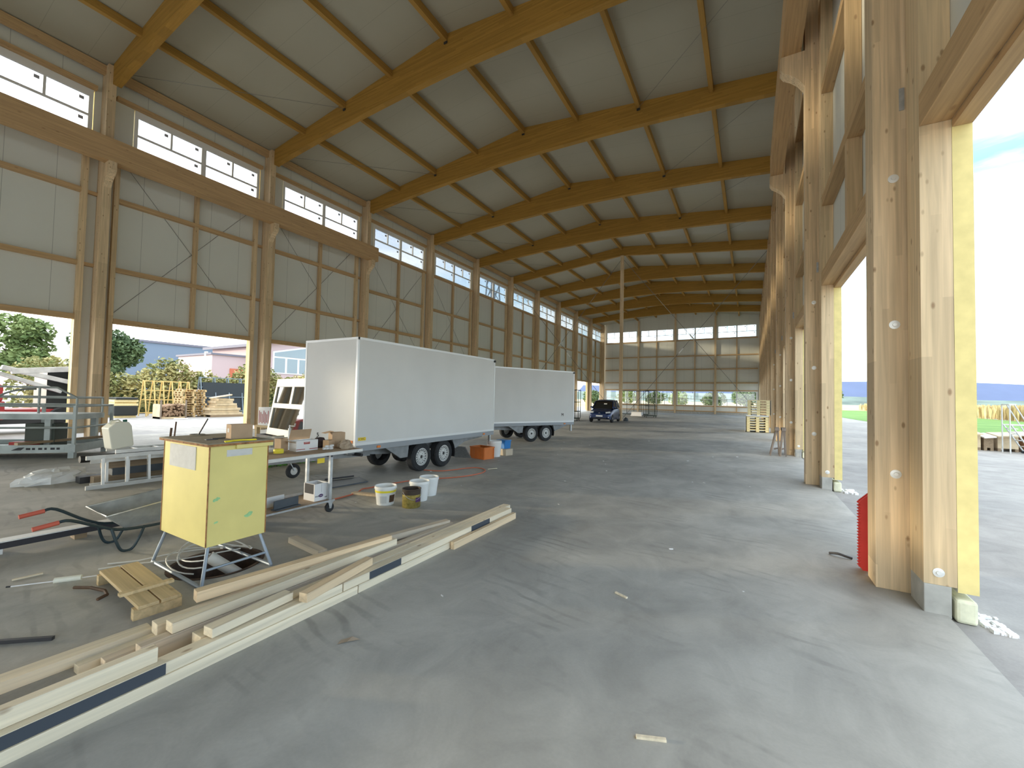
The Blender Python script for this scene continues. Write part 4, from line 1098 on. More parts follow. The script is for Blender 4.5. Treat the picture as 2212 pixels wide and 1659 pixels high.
lf = MB().add([(-2.16, 1.69, .003), (-2.12, 1.73, .012), (-2.08, 1.80, .004), (-2.13, 1.78, .016), (-2.17, 1.73, .008)], [(0, 1, 3, 4), (1, 2, 3)]).build('dry_leaf', 'crumpled paper', loc=(-2.13, 1.74, 0)); lab(lf, 'single dry brown leaf on the floor before the timber pile', 'leaf')

# --- long profile at the left edge, wheelbarrow
o = thing('aluminium_profile', 'long dark profile with white top lying on blocks at the left', 'profile', (-5.9, 1.0, 0))
MB().box(-5.98, -.9, .05, -5.85, 2.9, .108).build('dark_side', 'profile dark', o)
MB().box(-5.985, -.9, .108, -5.845, 2.9, .118).build('white_top', 'profile white', o)
for y in (.9, 1.45, 2.2): MB().box(-5.99, y, 0, -5.86, y + .09, .05).build('block', 'old pallet wood' if y > 1.4 else 'profile white', o)
WB = thing('wheelbarrow', 'grey steel wheelbarrow with red grips beside the yellow cabinet', 'wheelbarrow', (-5.25, 1.7, 0))
rim = [(-5.50, 1.43, .385), (-5.02, 1.44, .365), (-5.00, 2.18, .47), (-5.06, 2.42, .50), (-5.46, 2.42, .50), (-5.52, 2.18, .47)]
low = [(-5.40, 1.60, .215), (-5.12, 1.60, .205), (-5.12, 2.06, .22), (-5.16, 2.14, .24), (-5.36, 2.14, .24), (-5.40, 2.06, .225)]
tr_ = MB(); n6 = 6
tr_.v = rim + low + [(x * .995 + (-5.26) * .005, y, z + .003) for x, y, z in rim] + [(p[0], p[1], p[2] + .006) for p in low]
for i in range(6):
    j = (i + 1) % 6
    tr_.f += [(i, j, j + 6, i + 6), (12 + j, 12 + i, 18 + i, 18 + j), (j, i, 12 + i, 12 + j)]
tr_.f += [(6, 7, 8, 9, 10, 11), (23, 22, 21, 20, 19, 18)]
tr_.m = [0] * len(tr_.f)
tr_.build('tray', 'barrow tray', WB)
MB().tube(rim, .009, 8, closed=True).build('rolled_rim', 'galvanised', WB)
for s, xh, xg, z in ((1, -5.09, -5.05, .36), (-1, -5.43, -5.46, .395)):
    fr_ = MB().tube(catmull([(xg, 1.14, z + .02), (xg, 1.22, z + .02), (xh, 1.42, .27), (xh, 1.60, .20), (xh, 2.0, .19), (xh + (-5.31 - xh) * .6, 2.32, .20), (-5.31 + s * .05, 2.46, .19)], 4), .013, 8).build('handle_bar', 'barrow frame', WB, smooth=True)
    MB().tube([(xg, 1.00, z), (xg, 1.15, z + .02)], .019, 10).build('grip', 'grip red', fr_, smooth=True)
    MB().tube(catmull([(xh, 1.50, .225), (xh + s * .03, 1.53, .10), (xh + s * .03, 1.57, .018), (xh + s * .03, 1.64, .014), (xh + s * .03, 1.69, .10), (xh, 1.74, .20)], 4), .012, 8).build('leg', 'barrow frame', WB, smooth=True)
MB().lathe([(.07, -.04), (.155, -.04), (.175, -.02), (.175, .02), (.155, .04), (.07, .04)], 24, (-5.31, 2.46, .1755), 'X').build('front_wheel', 'rubber', WB, smooth=True)

# --- ladders, jerrycan, sack, pipes beyond the wheelbarrow
def ladder(label, x, y0, y1, z0, z1, n, lean, mat='aluminium'):
    t = thing('ladder', label, 'ladder', (x, (y0 + y1) / 2, z0), 0, 'ladders on the floor')
    for z, xx in ((z0 + .03, x), (z1 - .03, x + lean)):
        MB().bar((xx, y0, z), (xx, y1, z), .028, .06, m=0).build('side_rail', mat, t)
    for i in range(n):
        y = y0 + .19 + (y1 - y0 - .3) * i / (n - 1)
        MB().bar((x, y, z0 + .05), (x + lean, y, z1 - .05), .032, .032, (0, 1, 0)).build('rung', mat, t)
    return t
ladder('aluminium ladder standing on its side, nearest of the ladder pile', -8.55, 2.20, 5.3, 0, .50, 11, -.04)
ladder('second aluminium ladder standing on its side behind the front one', -8.76, 2.30, 5.2, 0, .42, 11, -.02)
t = thing('ladder', 'aluminium ladder lying flat on top of the ladder pile', 'ladder', (-9.0, 3.9, .5), 0, 'ladders on the floor')
for xx in (-8.66, -9.05): MB().bar((xx, 2.55, .53), (xx, 5.5, .53), .025, .055).build('side_rail', 'aluminium', t)
for i in range(9): MB().bar((-8.67, 2.85 + i * .29, .53), (-9.04, 2.85 + i * .29, .53), .03, .03).build('rung', 'aluminium', t)
o = MB().tube([(-8.94, 2.22, .42), (-8.94, 5.0, .42)], .055, 16).build('black_pipe', 'black', loc=(-8.94, 3.5, .36), smooth=True); lab(o, 'black plastic pipe end poking from the ladder pile', 'pipe')
for i, (x, z, y0, w, h, mt, lb_) in enumerate(((-9.05, 0, 2.4, .16, .12, 'old pallet wood', 'dark plank at the bottom of the ladder pile'), (-9.02, .12, 2.6, .2, .12, 'dark grey metal', 'dark grey metal trough inside the ladder pile'), (-9.0, .24, 2.5, .2, .11, 'old pallet wood', 'brown plank upper inside the ladder pile'), (-9.30, 0, 2.3, .2, .10, 'dark steel', 'dark steel section behind the ladder pile'))):
    o = MB().box(x - w / 2, y0, z, x + w / 2, 5.0, z + h).build('plank' if 'plank' in lb_ else 'steel_section', mt, loc=(x, 3.8, z)); lab(o, lb_, 'plank' if 'plank' in lb_ else 'metal section')
JC = thing('jerrycan', 'white plastic jerrycan with dark green cap on the ladder pile', 'jerrycan', (-8.88, 2.62, .56), R(8))
pr_ = [(-.145, .02), (-.13, 0), (.13, 0), (.145, .02), (.15, .33), (.12, .40), (.02, .42), (-.05, .42), (-.15, .35)]
MB().prism([(y, z) for y, z in pr_], 'X', -.11, .11).build('can_body', 'jerrycan plastic', JC, local=True, bevel=.03)
MB().lathe([(.028, 0), (.028, .03), (.022, .036), (0, .036)], 16, (0, .115, .40)).build('cap', 'green cap', JC, local=True, smooth=True)
MB().tube([(0, -.09, .40), (0, -.06, .445), (0, .03, .445), (0, .06, .41)], .014, 8).build('can_handle', 'jerrycan plastic', JC, local=True, smooth=True)
JC.rotation_euler = (R(8), 0, R(8)); JC.location.z = .57; JC.location.y = 2.66
lump('white_sack', 'limp white sack lying on the floor by the ladders', 'sack', (-9.72, 2.15, 0), .22, .44, .22, 'sack white', 12, 10, R(10))

# --- glazed window element on a dolly, carton stack
o = thing('wheeled_dolly', 'low dark wheeled dolly carrying the white window element', 'dolly', (-9.9, 6.3, 0), R(-9))
MB().box(-1.35, -.40, .34, 1.35, -.33, .41).box(-1.35, .33, .34, 1.35, .40, .41).box(-1.35, -.33, .34, -1.28, .33, .41).box(1.28, -.33, .34, 1.35, .33, .41).build('dolly_frame', 'dark steel', o, local=True)
for (x, y) in ((-1.3, -.36), (1.3, -.36), (-1.3, .36), (1.3, .36)):
    MB().lathe([(.02, -.025), (.10, -.025), (.11, -.012), (.11, .012), (.10, .025), (.02, .025)], 20, (x, y, .111), 'X').build('caster_wheel', 'rubber', o, local=True, smooth=True)
    MB().box(x - .03, y - .03, .222, x + .03, y + .03, .34).build('caster_fork', 'dark steel', o, local=True)
MB().box(-1.35, .34, .41, -1.29, .40, 1.15).build('upright', 'dark steel', o, local=True)
MB().box(1.29, .34, .41, 1.35, .40, 1.15).build('upright', 'dark steel', o, local=True)
o = thing('window_element', 'white glazed window element leaning on the dolly beside the trailer', 'window', (-11.06, 6.28, .415), R(-9))
o.rotation_euler = (R(-9), 0, R(-9))
ww, wh = 2.10, 1.47
zb, zm0, zm1, zt_ = .17, .70, .82, 1.26
fm = MB().box(0, -.04, 0, .10, .04, wh).box(ww - .10, -.04, 0, ww, .04, wh).box(.10, -.04, 0, ww - .10, .04, zb).box(.10, -.04, zt_, ww - .10, .04, wh).box(.10, -.04, zm0, ww - .10, .04, zm1).box(ww / 2 - .06, -.036, zm1, ww / 2 + .06, .036, zt_)
fm.build('window_sash', 'frame cream', o, local=True)
MB().box(.10, -.01, zb, ww - .10, .01, zm0).build('pane', 'dark mirror glass', o, local=True)
MB().box(.10, -.01, zm1, ww / 2 - .06, .01, zt_).build('pane', 'dark mirror glass', o, local=True)
MB().box(ww / 2 + .06, -.01, zm1, ww - .10, .01, zt_).build('pane', 'dark mirror glass', o, local=True)
o = thing('carton_stack', 'tall white carton with red print on a pallet behind the window element', 'carton', (-12.85, 7.4, 0))
MB().box(-13.15, 7.15, .50, -12.5, 7.7, 1.05).build('carton_body', 'white card', o, bevel=.004)
pb = MB()
for i in range(7): pb.box(-13.1 + i * .08, 7.147, .56 + .03 * (i % 2), -13.06 + i * .08, 7.149, .95 - .05 * (i % 3))
pb.build('carton_print', 'print red', o)
MB().box(-13.2, 7.1, .44, -12.45, 7.75, .50).build('stand_top', 'pallet wood', o)
for (x, y) in ((-13.2, 7.1), (-12.55, 7.1), (-13.2, 7.65), (-12.55, 7.65)): MB().box(x, y, 0, x + .1, y + .1, .44).build('stand_leg', 'pallet wood', o)

# --- lift platform at the left
LP = thing('lift_platform', 'grey steel lift platform with railings at the left opening', 'platform', (-12.65, 3.05, 0), R(47.5))
# local axes: -X' runs along the long front edge, +Y' along the short right end
def lp(name, mb, mat='lift grey', par=None): return mb.build(name, mat, LP if par is None else par, local=True)
lp('deck', MB().box(-3.2, .0, .17, 0, 1.25, .20).box(-3.2, -.03, .13, 0, 0, .30).box(-.0, -.03, .13, .03, 1.28, .30).box(-3.2, 1.25, .13, 0, 1.28, .30).box(-3.23, -.03, .13, -3.2, 1.28, .30))
for (x, y) in ((-.12, .02), (-.12, 1.12), (-3.1, .02), (-3.1, 1.12)): lp('floor_foot', MB().box(x, y, 0, x + .1, y + .1, .169))
for i, (x, y) in enumerate(((-.01, -.01), (-1.30, -.01), (-.01, 1.26), (-2.6, -.01), (-1.3, 1.26), (-2.6, 1.26))):
    lp('rail_post', MB().box(x - .025, y - .025, .30, x + .025, y + .025, 1.14 if i != 1 else 1.34))
for (a, b) in (((-3.2, -.01, 1.12), (-.01, -.01, 1.12)), ((-3.2, -.01, .72), (-1.3, -.01, .72)), ((-1.3, -.01, .66), (-.01, -.01, .66)), ((-.01, -.01, 1.12), (-.01, 1.26, 1.12)), ((-.01, 0, .66), (-.01, 1.26, .66)), ((-3.2, 1.26, 1.12), (-.01, 1.26, 1.12)), ((-3.2, -.01, .52), (-1.3, -.01, .52))):
    lp('rail', MB().tube([a, b], .022, 8))
lp('hoop_rail', MB().tube(catmull([(-1.36, 0, .72), (-1.36, 0, 1.18), (-1.28, .1, 1.36), (-1.1, .25, 1.46), (-1.0, .5, 1.48)], 4), .022, 8))
lp('control_box', MB().box(-1.05, .35, .20, -.55, .75, .72), 'green case')
lp('mid_deck', MB().box(-3.2, .25, .82, -.12, 1.20, .94))
for (x, y, z) in ((-.7, .3, .2), (-2.9, .3, .2), (-.3, 1.05, .2), (-3.1, 1.05, .2)): lp('mid_deck_post', MB().box(x, y, z, x + .1, y + .1, .819))
for (a, b) in (((-3.2, .28, 1.30), (-.15, .28, 1.30)), ((-.15, .28, 1.30), (-.15, 1.17, 1.30)), ((-3.2, 1.17, 1.30), (-.15, 1.17, 1.30)), ((-1.5, .28, 1.52), (-.5, .28, 1.52)), ((-1.5, .28, 1.52), (-1.5, .28, .95)), ((-.5, .28, 1.52), (-.15, .28, 1.30)), ((-.15, .28, 1.30), (-.15, .28, .95)), ((-.15, 1.17, 1.30), (-.15, 1.17, .95)), ((-.8, .28, 1.52), (-.8, .28, .95))):
    lp('upper_rail', MB().tube([a, b], .022, 8))
pt = lp('maker_plate', MB().box(-1.1, -.033, .17, -.15, -.031, .27), 'lift grey')
mk = MB().prism([(-1.02, .19), (-.86, .19), (-.80, .25), (-.9, .25)], 'Y', -.0345, -.0335)
for j, wd in enumerate((.09, .06, .08, .05, .09, .07)): mk.box(-.78 + j * .10, -.0345, .195, -.78 + j * .10 + wd * .8, -.0335, .24)
lp('plate_mark', mk, 'print black', pt)
def on_deck(x, y, z):                     # deck coordinates to hall coordinates
    a = R(47.5); return (-12.65 + x * math.cos(a) - y * math.sin(a), 3.05 + x * math.sin(a) + y * math.cos(a), z)
for i, (p, q, lb_) in enumerate((((-.9, -.1, .33), (-.1, 1.2, .36), 'rough wood board slung over the near rail of the lift platform'), ((-2.9, .3, .22), (-1.8, .5, .25), 'brown board lying on the far left of the lift platform'))):
    p, q = on_deck(*p), on_deck(*q)
    o = MB().bar(p, q, .11, .05).build('rough_board', 'old pallet wood', loc=p); lab(o, lb_, 'board')
p = on_deck(-.95, .2, .20)
o = thing('tool_case', 'dark red tool case on the lift platform', 'tool case', p, R(47.5)); MB().box(-.2, -.1, 0, .2, .1, .15).build('case_body', 'red plastic', o, local=True, bevel=.01); MB().tube([(-.06, -.1, .10), (-.06, -.13, .10), (.06, -.13, .10), (.06, -.1, .1)], .008, 6).build('case_handle', 'black', o, local=True)

# --- dark blue hatchback
def car(label, loc, rz):
    t = thing('car', label, 'car', loc, rz)
    L, W2 = 3.42, .74
    # stations along y (0 = nose), each: half width, sill z, shoulder z
    st = [(0.0, .52, .34, .56), (.10, .64, .24, .66), (.35, .71, .20, .76), (.75, .74, .18, .86), (1.05, .745, .18, .92), (1.9, .75, .18, .95), (2.7, .745, .18, .96), (3.15, .71, .22, .95), (3.36, .66, .28, .90), (3.42, .58, .36, .80)]
    m = MB(); n = 10
    for (y, w, z0, z1) in st:
        ring = []
        for (fx, fz) in ((-1, .0), (-1.0, .35), (-1.0, .62), (-.94, .88), (-.78, 1.0), (.78, 1.0), (.94, .88), (1.0, .62), (1.0, .35), (1, .0)):
            ring.append((fx * w, y, z0 + (z1 - z0) * fz))
        m.v += ring
    for i in range(len(st) - 1):
        for j in range(n):
            a, b = i * n + j, i * n + (j + 1) % n
            m.f.append((a, b, b + n, a + n)); m.m.append(0)
    m.f.append(tuple(range(n))); m.m.append(0); m.f.append(tuple(reversed(range((len(st) - 1) * n, len(st) * n)))); m.m.append(0)
    m.build('car_body', 'car blue', t, local=True, smooth=True)
    # cabin: glass house and roof skin
    gs = [(.88, .66, .88), (1.55, .56, 1.40), (2.0, .57, 1.46), (2.75, .55, 1.44), (3.25, .60, .95)]
    g = MB()
    for (y, w, z) in gs: g.v += [(-.70, y, min(z - .01, .93)), (-w, y, z), (w, y, z), (.70, y, min(z - .01, .93))]
    for i in range(len(gs) - 1):
        for j in range(3):
            a = i * 4 + j; g.f.append((a, a + 1, a + 5, a + 4)); g.m.append(0)
    g.build('windows', 'car glass', t, local=True)
    r = MB()
    rs = [(1.50, .575, 1.385), (1.75, .585, 1.455), (2.1, .59, 1.475), (2.7, .57, 1.46), (2.82, .56, 1.42)]
    for (y, w, z) in rs: r.v += [(-w, y, z - .03), (-w * .8, y, z + .005), (0, y, z + .018), (w * .8, y, z + .005), (w, y, z - .03)]
    for i in range(len(rs) - 1):
        for j in range(4):
            a = i * 5 + j; r.f.append((a, a + 1, a + 6, a + 5)); r.m.append(0)
    for s in (-1, 1):
        r.bar((s * .67, .90, .90), (s * .575, 1.54, 1.39), .06, .05); r.bar((s * .70, 2.05, .93), (s * .585, 2.05, 1.45), .05, .07, (0, 1, 0)); r.bar((s * .66, 3.18, .95), (s * .56, 2.78, 1.43), .07, .10)
    r.build('roof', 'car blue', t, local=True, smooth=True)
    for s in (-1, 1):
        MB().obox((s * .53, .13, .66), (.135, s * .05, .02), (-s * .02, .055, 0), (0, -.015, .055)).build('headlight', 'lamp clear', t, local=True, bevel=.02)
        MB().obox((s * .74, .98, .98), (.09, 0, 0), (0, .045, 0), (0, 0, .055)).build('door_mirror', 'car blue', t, local=True, bevel=.02)
        MB().obox((s * .55, .035, .36), (.05, s * .01, 0), (0, .01, 0), (0, 0, .025)).build('fog_lamp', 'lamp clear', t, local=True)
        for y in (.62, 2.85):
            MB().lathe([(.10, -.08), (.24, -.08), (.275, -.05), (.275, .05), (.24, .08), (.10, .08)], 24, (s * .67, y, .276), 'X').build('wheel', 'rubber', t, local=True, smooth=True)
            MB().lathe([(.175, s * .081), (.15, s * .05), (.05, s * .07), (0, s * .07)], 20, (s * .67, y, .276), 'X').build('wheel_cover', 'rim silver', t, local=True, smooth=True)
    MB().box(-.45, -.012, .27, .45, .05, .34).build('grille', 'car dark', t, local=True)
    MB().box(-.21, -.026, .40, .21, -.008, .48).build('number_plate', 'plate white', t, local=True)
    MB().prism([(-.07, .60), (0, .65), (.07, .60), (.05, .60), (0, .635), (-.05, .60)], 'Y', -.012, .004).build('bonnet_badge', 'rim silver', t, local=True)
    MB().bar((-.45, .86, .885), (.42, .86, .885), .03, .02).build('wiper', 'car dark', t, local=True)
    MB().obox((.12, 1.26, 1.205), (.10, 0, 0), (0, .03, .028), (0, -.004, .004)).build('sun_visor_paper', 'plate white', t, local=True)
    return t
car('small dark blue hatchback parked beside the lone timber post', (-8.36, 25.75, 0), R(5))

# --- steel cage trolleys
def cage(label, loc, rz, w, d, h, nb, shelf=True):
    t = thing('cage_trolley', label, 'trolley', loc, rz, 'steel cage trolleys')
    MB().box(-w / 2, -d / 2, .14, w / 2, d / 2, .2).build('base_frame', 'cage green', t, local=True)
    for i in range(nb + 1):
        x = -w / 2 + w * i / nb
        MB().box(x - .018, -d / 2, .2, x + .018, -d / 2 + .036, h).build('upright', 'cage green', t, local=True)
        if i in (0, nb): MB().box(x - .018, d / 2 - .036, .2, x + .018, d / 2, h).build('upright', 'cage green', t, local=True)
    for z in ((.62, 1.25, h - .03) if shelf else (1.0, h - .03)):
        MB().box(-w / 2, -d / 2, z, w / 2, -d / 2 + .03, z + .04).box(-w / 2, d / 2 - .03, z, w / 2, d / 2, z + .04).box(-w / 2, -d / 2, z, -w / 2 + .03, d / 2, z + .04).box(w / 2 - .03, -d / 2, z, w / 2, d / 2, z + .04).build('hoop', 'cage green', t, local=True)
    for (x, y) in ((-w / 2 + .08, -d / 2 + .08), (w / 2 - .08, -d / 2 + .08), (-w / 2 + .08, d / 2 - .08), (w / 2 - .08, d / 2 - .08)):
        MB().lathe([(.02, -.02), (.06, -.02), (.07, 0), (.06, .02), (.02, .02)], 14, (x, y, .0705), 'X').build('caster_wheel', 'rubber', t, local=True)
    return t
cage('tall dark steel cage trolley between the far trailer and the car', (-10.75, 26.9, 0), R(10), 1.15, .8, 2.12, 5)
cage('empty wide steel cage trolley standing before the end wall windows', (-9.45, 39.5, 0), R(12), 2.6, 1.0, 2.35, 4, False)
cage('narrow steel cage trolley with closely set bars before the end wall', (-7.55, 37.3, 0), R(20), .95, 1.2, 2.35, 8, False)
o = MB().box(-9.1, 37.0, .20, -8.25, 37.9, .44).box(-9.15, 36.95, .08, -8.2, 37.95, .2).build('white_bundle', 'white card', loc=(-8.7, 37.4, 0)); lab(o, 'low white wrapped bundle on the floor beside the narrow cage trolley', 'bundle')
o = lump('grey_bag', 'small dark grey bag at the foot of the bracing rod by the post', 'bag', (-7.55, 29.2, 0), .16, .14, .26, 'dark grey metal', 3)

# --- two tiers of wrapped pallets by the right wall
def pallet_mesh(mb, x0, y0, z, lx, ly):
    for i in range(5): mb.box(x0, y0 + ly * (i / 5) + .01, z + .105, x0 + lx, y0 + ly * ((i + 1) / 5) - .02, z + .125)
    for i in range(3):
        y = y0 + (ly - .1) * i / 2
        for x in (x0, x0 + lx / 2 - .07, x0 + lx - .14): mb.box(x, y, z + .02, x + .14, y + .1, z + .105)
        mb.box(x0, y, z, x0 + lx, y + .1, z + .02)
PALS = []
names = ['lowest'] + [ORD[i] + ' from the floor' for i in range(2, 7)]
zt = .02
for tier, (tx_, nP, z0, rot) in enumerate(((.32, 6, .02, 2), (.40, 6, .86, -2))):
    for i in range(nP):
        z = z0 + i * .128
        o = thing('stacked_pallet', 'pale new pallet in the wrapped %s stack by the right wall, %s' % ('lower' if tier == 0 else 'upper', 'bottom' if i == 0 else ('top' if i == nP - 1 else ORD[i + 1] + ' up')), 'pallet', (tx_, 24.9, z), R(rot), 'pale pallets by the right wall')
        pm = MB(); 
        for q in range(5): pm.box(-.48, -.60 + q * .245, .105, .48, -.60 + q * .245 + .20, .125)
        pm.build('deck_boards', 'pale pallet wood', o, local=True)
        pm = MB()
        for x in (-.48, -.07, .34):
            for y in (-.60, -.05, .5): pm.box(x, y, .02, x + .14, y + .1, .104)
        for x in (-.48, -.07, .34): pm.box(x, -.60, 0, x + .14, .6, .019)
        pm.box(-.48, -.6, .085, .48, -.5, .1045)
        pm.build('blocks', 'pale pallet wood', o, local=True)
for (x, z0, z1, ya, lb_) in ((-.20, .0, .80, 24.28, 'white stretch film on the left side of the lower pallet stack'), (.83, .0, .80, 24.28, 'white stretch film on the right side of the lower pallet stack'), (-.12, .86, 1.64, 24.28, 'white stretch film on the left side of the upper pallet stack'), (.91, .86, 1.64, 24.28, 'white stretch film on the right side of the upper pallet stack')):
    sg = -1 if x < .4 else 1
    o = MB().prism([(x, ya), (x + sg * .004, ya), (x + sg * .012, 24.9), (x + sg * .004, 25.5), (x, 25.5), (x + sg * .008, 24.9)], 'Z', z0, z1).build('stretch_film', 'film wrap', loc=(x, 24.9, z0)); lab(o, lb_, 'film', 'film wraps')
o = MB().box(-.16, 24.30, .80, .82, 25.5, .858).build('spacer_board', 'film wrap', loc=(.33, 24.9, .8)); lab(o, 'pale flat sheet between the two pallet stacks by the right wall', 'sheet')

# --- trestles at the third column
for i, dx in enumerate((0, .155)):
    o = thing('trestle', 'dark weathered trestle at the right wall, %s of the folded pair' % ('left' if i == 0 else 'right'), 'trestle', (.68 + dx, 14.3, 0), 0, 'trestle pair')
    MB().box(.63 + dx, 13.95, .72, .73 + dx, 14.5, .80).build('top_beam', 'trestle wood', o)
    for y in (14.02, 14.42):
        MB().bar((.66 + dx, y, .72), (.60 + dx - .09 * (1 - i), y - .04, .0), .03, .03).build('leg', 'trestle wood', o)
        MB().bar((.70 + dx, y, .72), (.735 + dx, y + .04, .0), .03, .03).build('leg', 'trestle wood', o)
    MB().bar((.60 + dx, 14.0, .2), (.75 + dx, 14.42, .2), .02, .04).build('brace', 'trestle wood', o)

# --- red toothed sheet behind the nearest right column
o = thing('toothed_sheet', 'red plastic sheet with a toothed edge leaning behind the nearest right column', 'sheet', (.93, 5.2, 0))
teeth = []
nT = 22
for j in range(nT):
    z = .02 + .60 * j / nT
    teeth += [(.890, z), (.868, z + .6 / nT * .5)]
poly = [(.95, .0), (.90, 0.0)] + teeth + [(.885, .63), (.95, .70)]
MB().prism(poly, 'Y', 4.94, 4.96).build('sheet_face', 'red plastic', o)
MB().prism(poly, 'Y', 4.99, 5.01).build('sheet_face', 'red plastic', o)
o = MB().tube(catmull([(.70, 5.28, .012), (.76, 5.24, .03), (.82, 5.22, .022), (.87, 5.22, .012)], 4), .012, 8).build('hooked_iron', 'dark steel', loc=(.8, 5.24, 0)); lab(o, 'short dark hooked iron on the floor beside the red sheet', 'hook')
rr = random.Random(9)
gr = MB()
for i in range(46):
    x, y = 1.43 + rr.uniform(0, .13), 4.32 + rr.uniform(-.16, .12)
    s_ = rr.uniform(.008, .02)
    gr.obox((x, y, -.03 + s_ * .6), (s_, s_ * .3, 0), (-s_ * .2, s_, .002), (0, 0, s_ * .7))
for i in range(40):
    x, y = 1.43 + rr.uniform(0, .16), 9.32 + rr.uniform(-.2, .15)
    s_ = rr.uniform(.01, .026)
    gr.obox((x, y, -.03 + s_ * .6), (s_, s_ * .3, 0), (-s_ * .2, s_, .002), (0, 0, s_ * .7))
gro = gr.build('foam_crumbs', 'white card', loc=(1.5, 6, -.03)); gro['kind'] = 'stuff'; lab(gro, 'white foam crumbs scattered on the asphalt at the column feet', 'crumbs')
rr = random.Random(21)
cr_ = MB()
for i in range(34):
    x, y = rr.uniform(-6, .8), rr.uniform(1.5, 16)
    s_ = rr.uniform(.003, .009) * (1 + y * .05)
    cr_.obox((x, y, s_ * .4), (s_ * 1.6, s_ * rr.uniform(-1, 1), 0), (-s_ * .3, s_ * .6, 0), (0, 0, s_ * .4))
cro = cr_.build('floor_crumbs', 'white card', loc=(-2, 6, 0)); cro['kind'] = 'stuff'; lab(cro, 'tiny pale crumbs scattered over the hall floor', 'crumbs')

# ================================================================== outdoors
leafy('leaf dark', (0.06, 0.10, 0.045), (0.17, 0.23, 0.10), 0.8)
leafy('leaf mid', (0.12, 0.18, 0.06), (0.30, 0.36, 0.14), 0.9)
leafy('leaf hedge', (0.17, 0.20, 0.07), (0.50, 0.43, 0.19), 0.7)
leafy('leaf bright', (0.06, 0.20, 0.03), (0.16, 0.38, 0.08), 3)
plain('bark', (0.12, 0.09, 0.06), 0.9, var=0.2)
ground('field dry', (0.55, 0.45, 0.24), (0.42, 0.33, 0.16), (0.66, 0.56, 0.32), 0.05, 0.6, rough=0.95)
ground('grass green', (0.14, 0.26, 0.065), (0.09, 0.19, 0.045), (0.20, 0.33, 0.09), 0.2, 2.5, (1, 3, 1), rough=0.95)
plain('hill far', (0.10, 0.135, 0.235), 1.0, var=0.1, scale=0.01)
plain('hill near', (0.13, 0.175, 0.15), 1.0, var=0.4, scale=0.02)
leafy('corn', (0.36, 0.26, 0.11), (0.66, 0.54, 0.28), 0.5)
plain('building grey blue', (0.20, 0.25, 0.31), 0.7)
plain('house pink', (0.60, 0.44, 0.42), 0.8)
plain('house roof', (0.20, 0.19, 0.22), 0.8)
plain('house pane', (0.30, 0.36, 0.38), 0.15)
plain('wall white', (0.80, 0.78, 0.76), 0.7)
plain('truck red', (0.38, 0.035, 0.04), 0.4)
plain('truck glass', (0.02, 0.025, 0.03), 0.1)
plain('crane silver', (0.50, 0.50, 0.52), 0.35, 0.4, var=0.3, scale=3)
plain('tarp black', (0.02, 0.025, 0.026), 0.45)
plain('rack yellow', (0.72, 0.52, 0.20), 0.5)
plain('rack blue', (0.22, 0.28, 0.34), 0.5, 0.3)
plain('mesh dark', (0.035, 0.045, 0.055), 0.7)
plain('log wood', (0.30, 0.20, 0.13), 0.9, var=0.4, scale=12)
plain('board pale', (0.62, 0.50, 0.33), 0.8, var=0.15, scale=4)

field = MB().box(-900, 75, -0.5, 900, 1600, -0.10).build('floor_field', 'field dry'); struct(field)
gs = MB().add([(9.6, 26, -.022), (26, 62, -.022), (29, 130, -.022), (9.2, 130, -.022), (9.2, 52, -.022)], [(0, 1, 2, 3, 4)]).add([(9.6, 26, -.022), (90, 26, -.022), (90, 62, -.022), (26, 62, -.022)], [(0, 1, 2, 3)]).build('floor_grass', 'grass green'); struct(gs)
yr2 = MB().box(90, -40, -.3, 900, 75, -.09).build('floor_meadow', 'grass green'); struct(yr2)
# hills far behind
def ridge(name, y, z0, mat, amp, seed, x0=-500, x1=2200, depth=220, base=0):
    rr = random.Random(seed); m = MB(); n = 60
    ph = [rr.uniform(0, 6) for _ in range(5)]
    hs = []
    for i in range(n + 1):
        x = x0 + (x1 - x0) * i / n
        h = z0 + amp * (math.sin(x * .0021 + ph[0]) * .6 + math.sin(x * .0052 + ph[1]) * .3 + math.sin(x * .013 + ph[2]) * .12)
        hs.append((x, max(3, h)))
    m.v = [(x, y, base - 3) for x, h in hs] + [(x, y + depth * .5, base + h) for x, h in hs] + [(x, y + depth, base - 3) for x, h in hs]
    k = n + 1
    for i in range(n):
        m.f += [(i, i + 1, k + i + 1, k + i), (k + i, k + i + 1, 2 * k + i + 1, 2 * k + i)]; m.m += [0, 0]
    o = m.build(name, mat, smooth=True); struct(o); return o
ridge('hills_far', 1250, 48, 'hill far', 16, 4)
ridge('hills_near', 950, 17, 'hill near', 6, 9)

def quads(m, pts, size, rr, droop=0.3):
    for p in pts:
        a, b = rr.uniform(0, 6.283), rr.uniform(-.9, .9)
        u = Vector((math.cos(a) * math.cos(b), math.sin(a) * math.cos(b), math.sin(b)))
        w = u.cross(Vector((rr.uniform(-1, 1), rr.uniform(-1, 1), rr.uniform(-.3, 1)))).normalized()
        s = size * rr.uniform(.6, 1.4); p = Vector(p)
        fold = u.cross(w) * s * .25
        m.add([p - u * s, p - w * s * .6 + fold, p + u * s, p + w * s * .6 + fold], [(0, 1, 2), (0, 2, 3)])
def crown_points(rr, blobs, n):
    out = []
    tot = sum(b[3] * b[4] * b[5] for b in blobs)
    for (x, y, z, rx, ry, rz_) in blobs:
        for _ in range(int(n * rx * ry * rz_ / tot)):
            while True:
                a, b, c = rr.uniform(-1, 1), rr.uniform(-1, 1), rr.uniform(-1, 1)
                d = a * a + b * b + c * c
                if .25 < d < 1: break
            out.append((x + a * rx, y + b * ry, z + c * rz_))
    return out
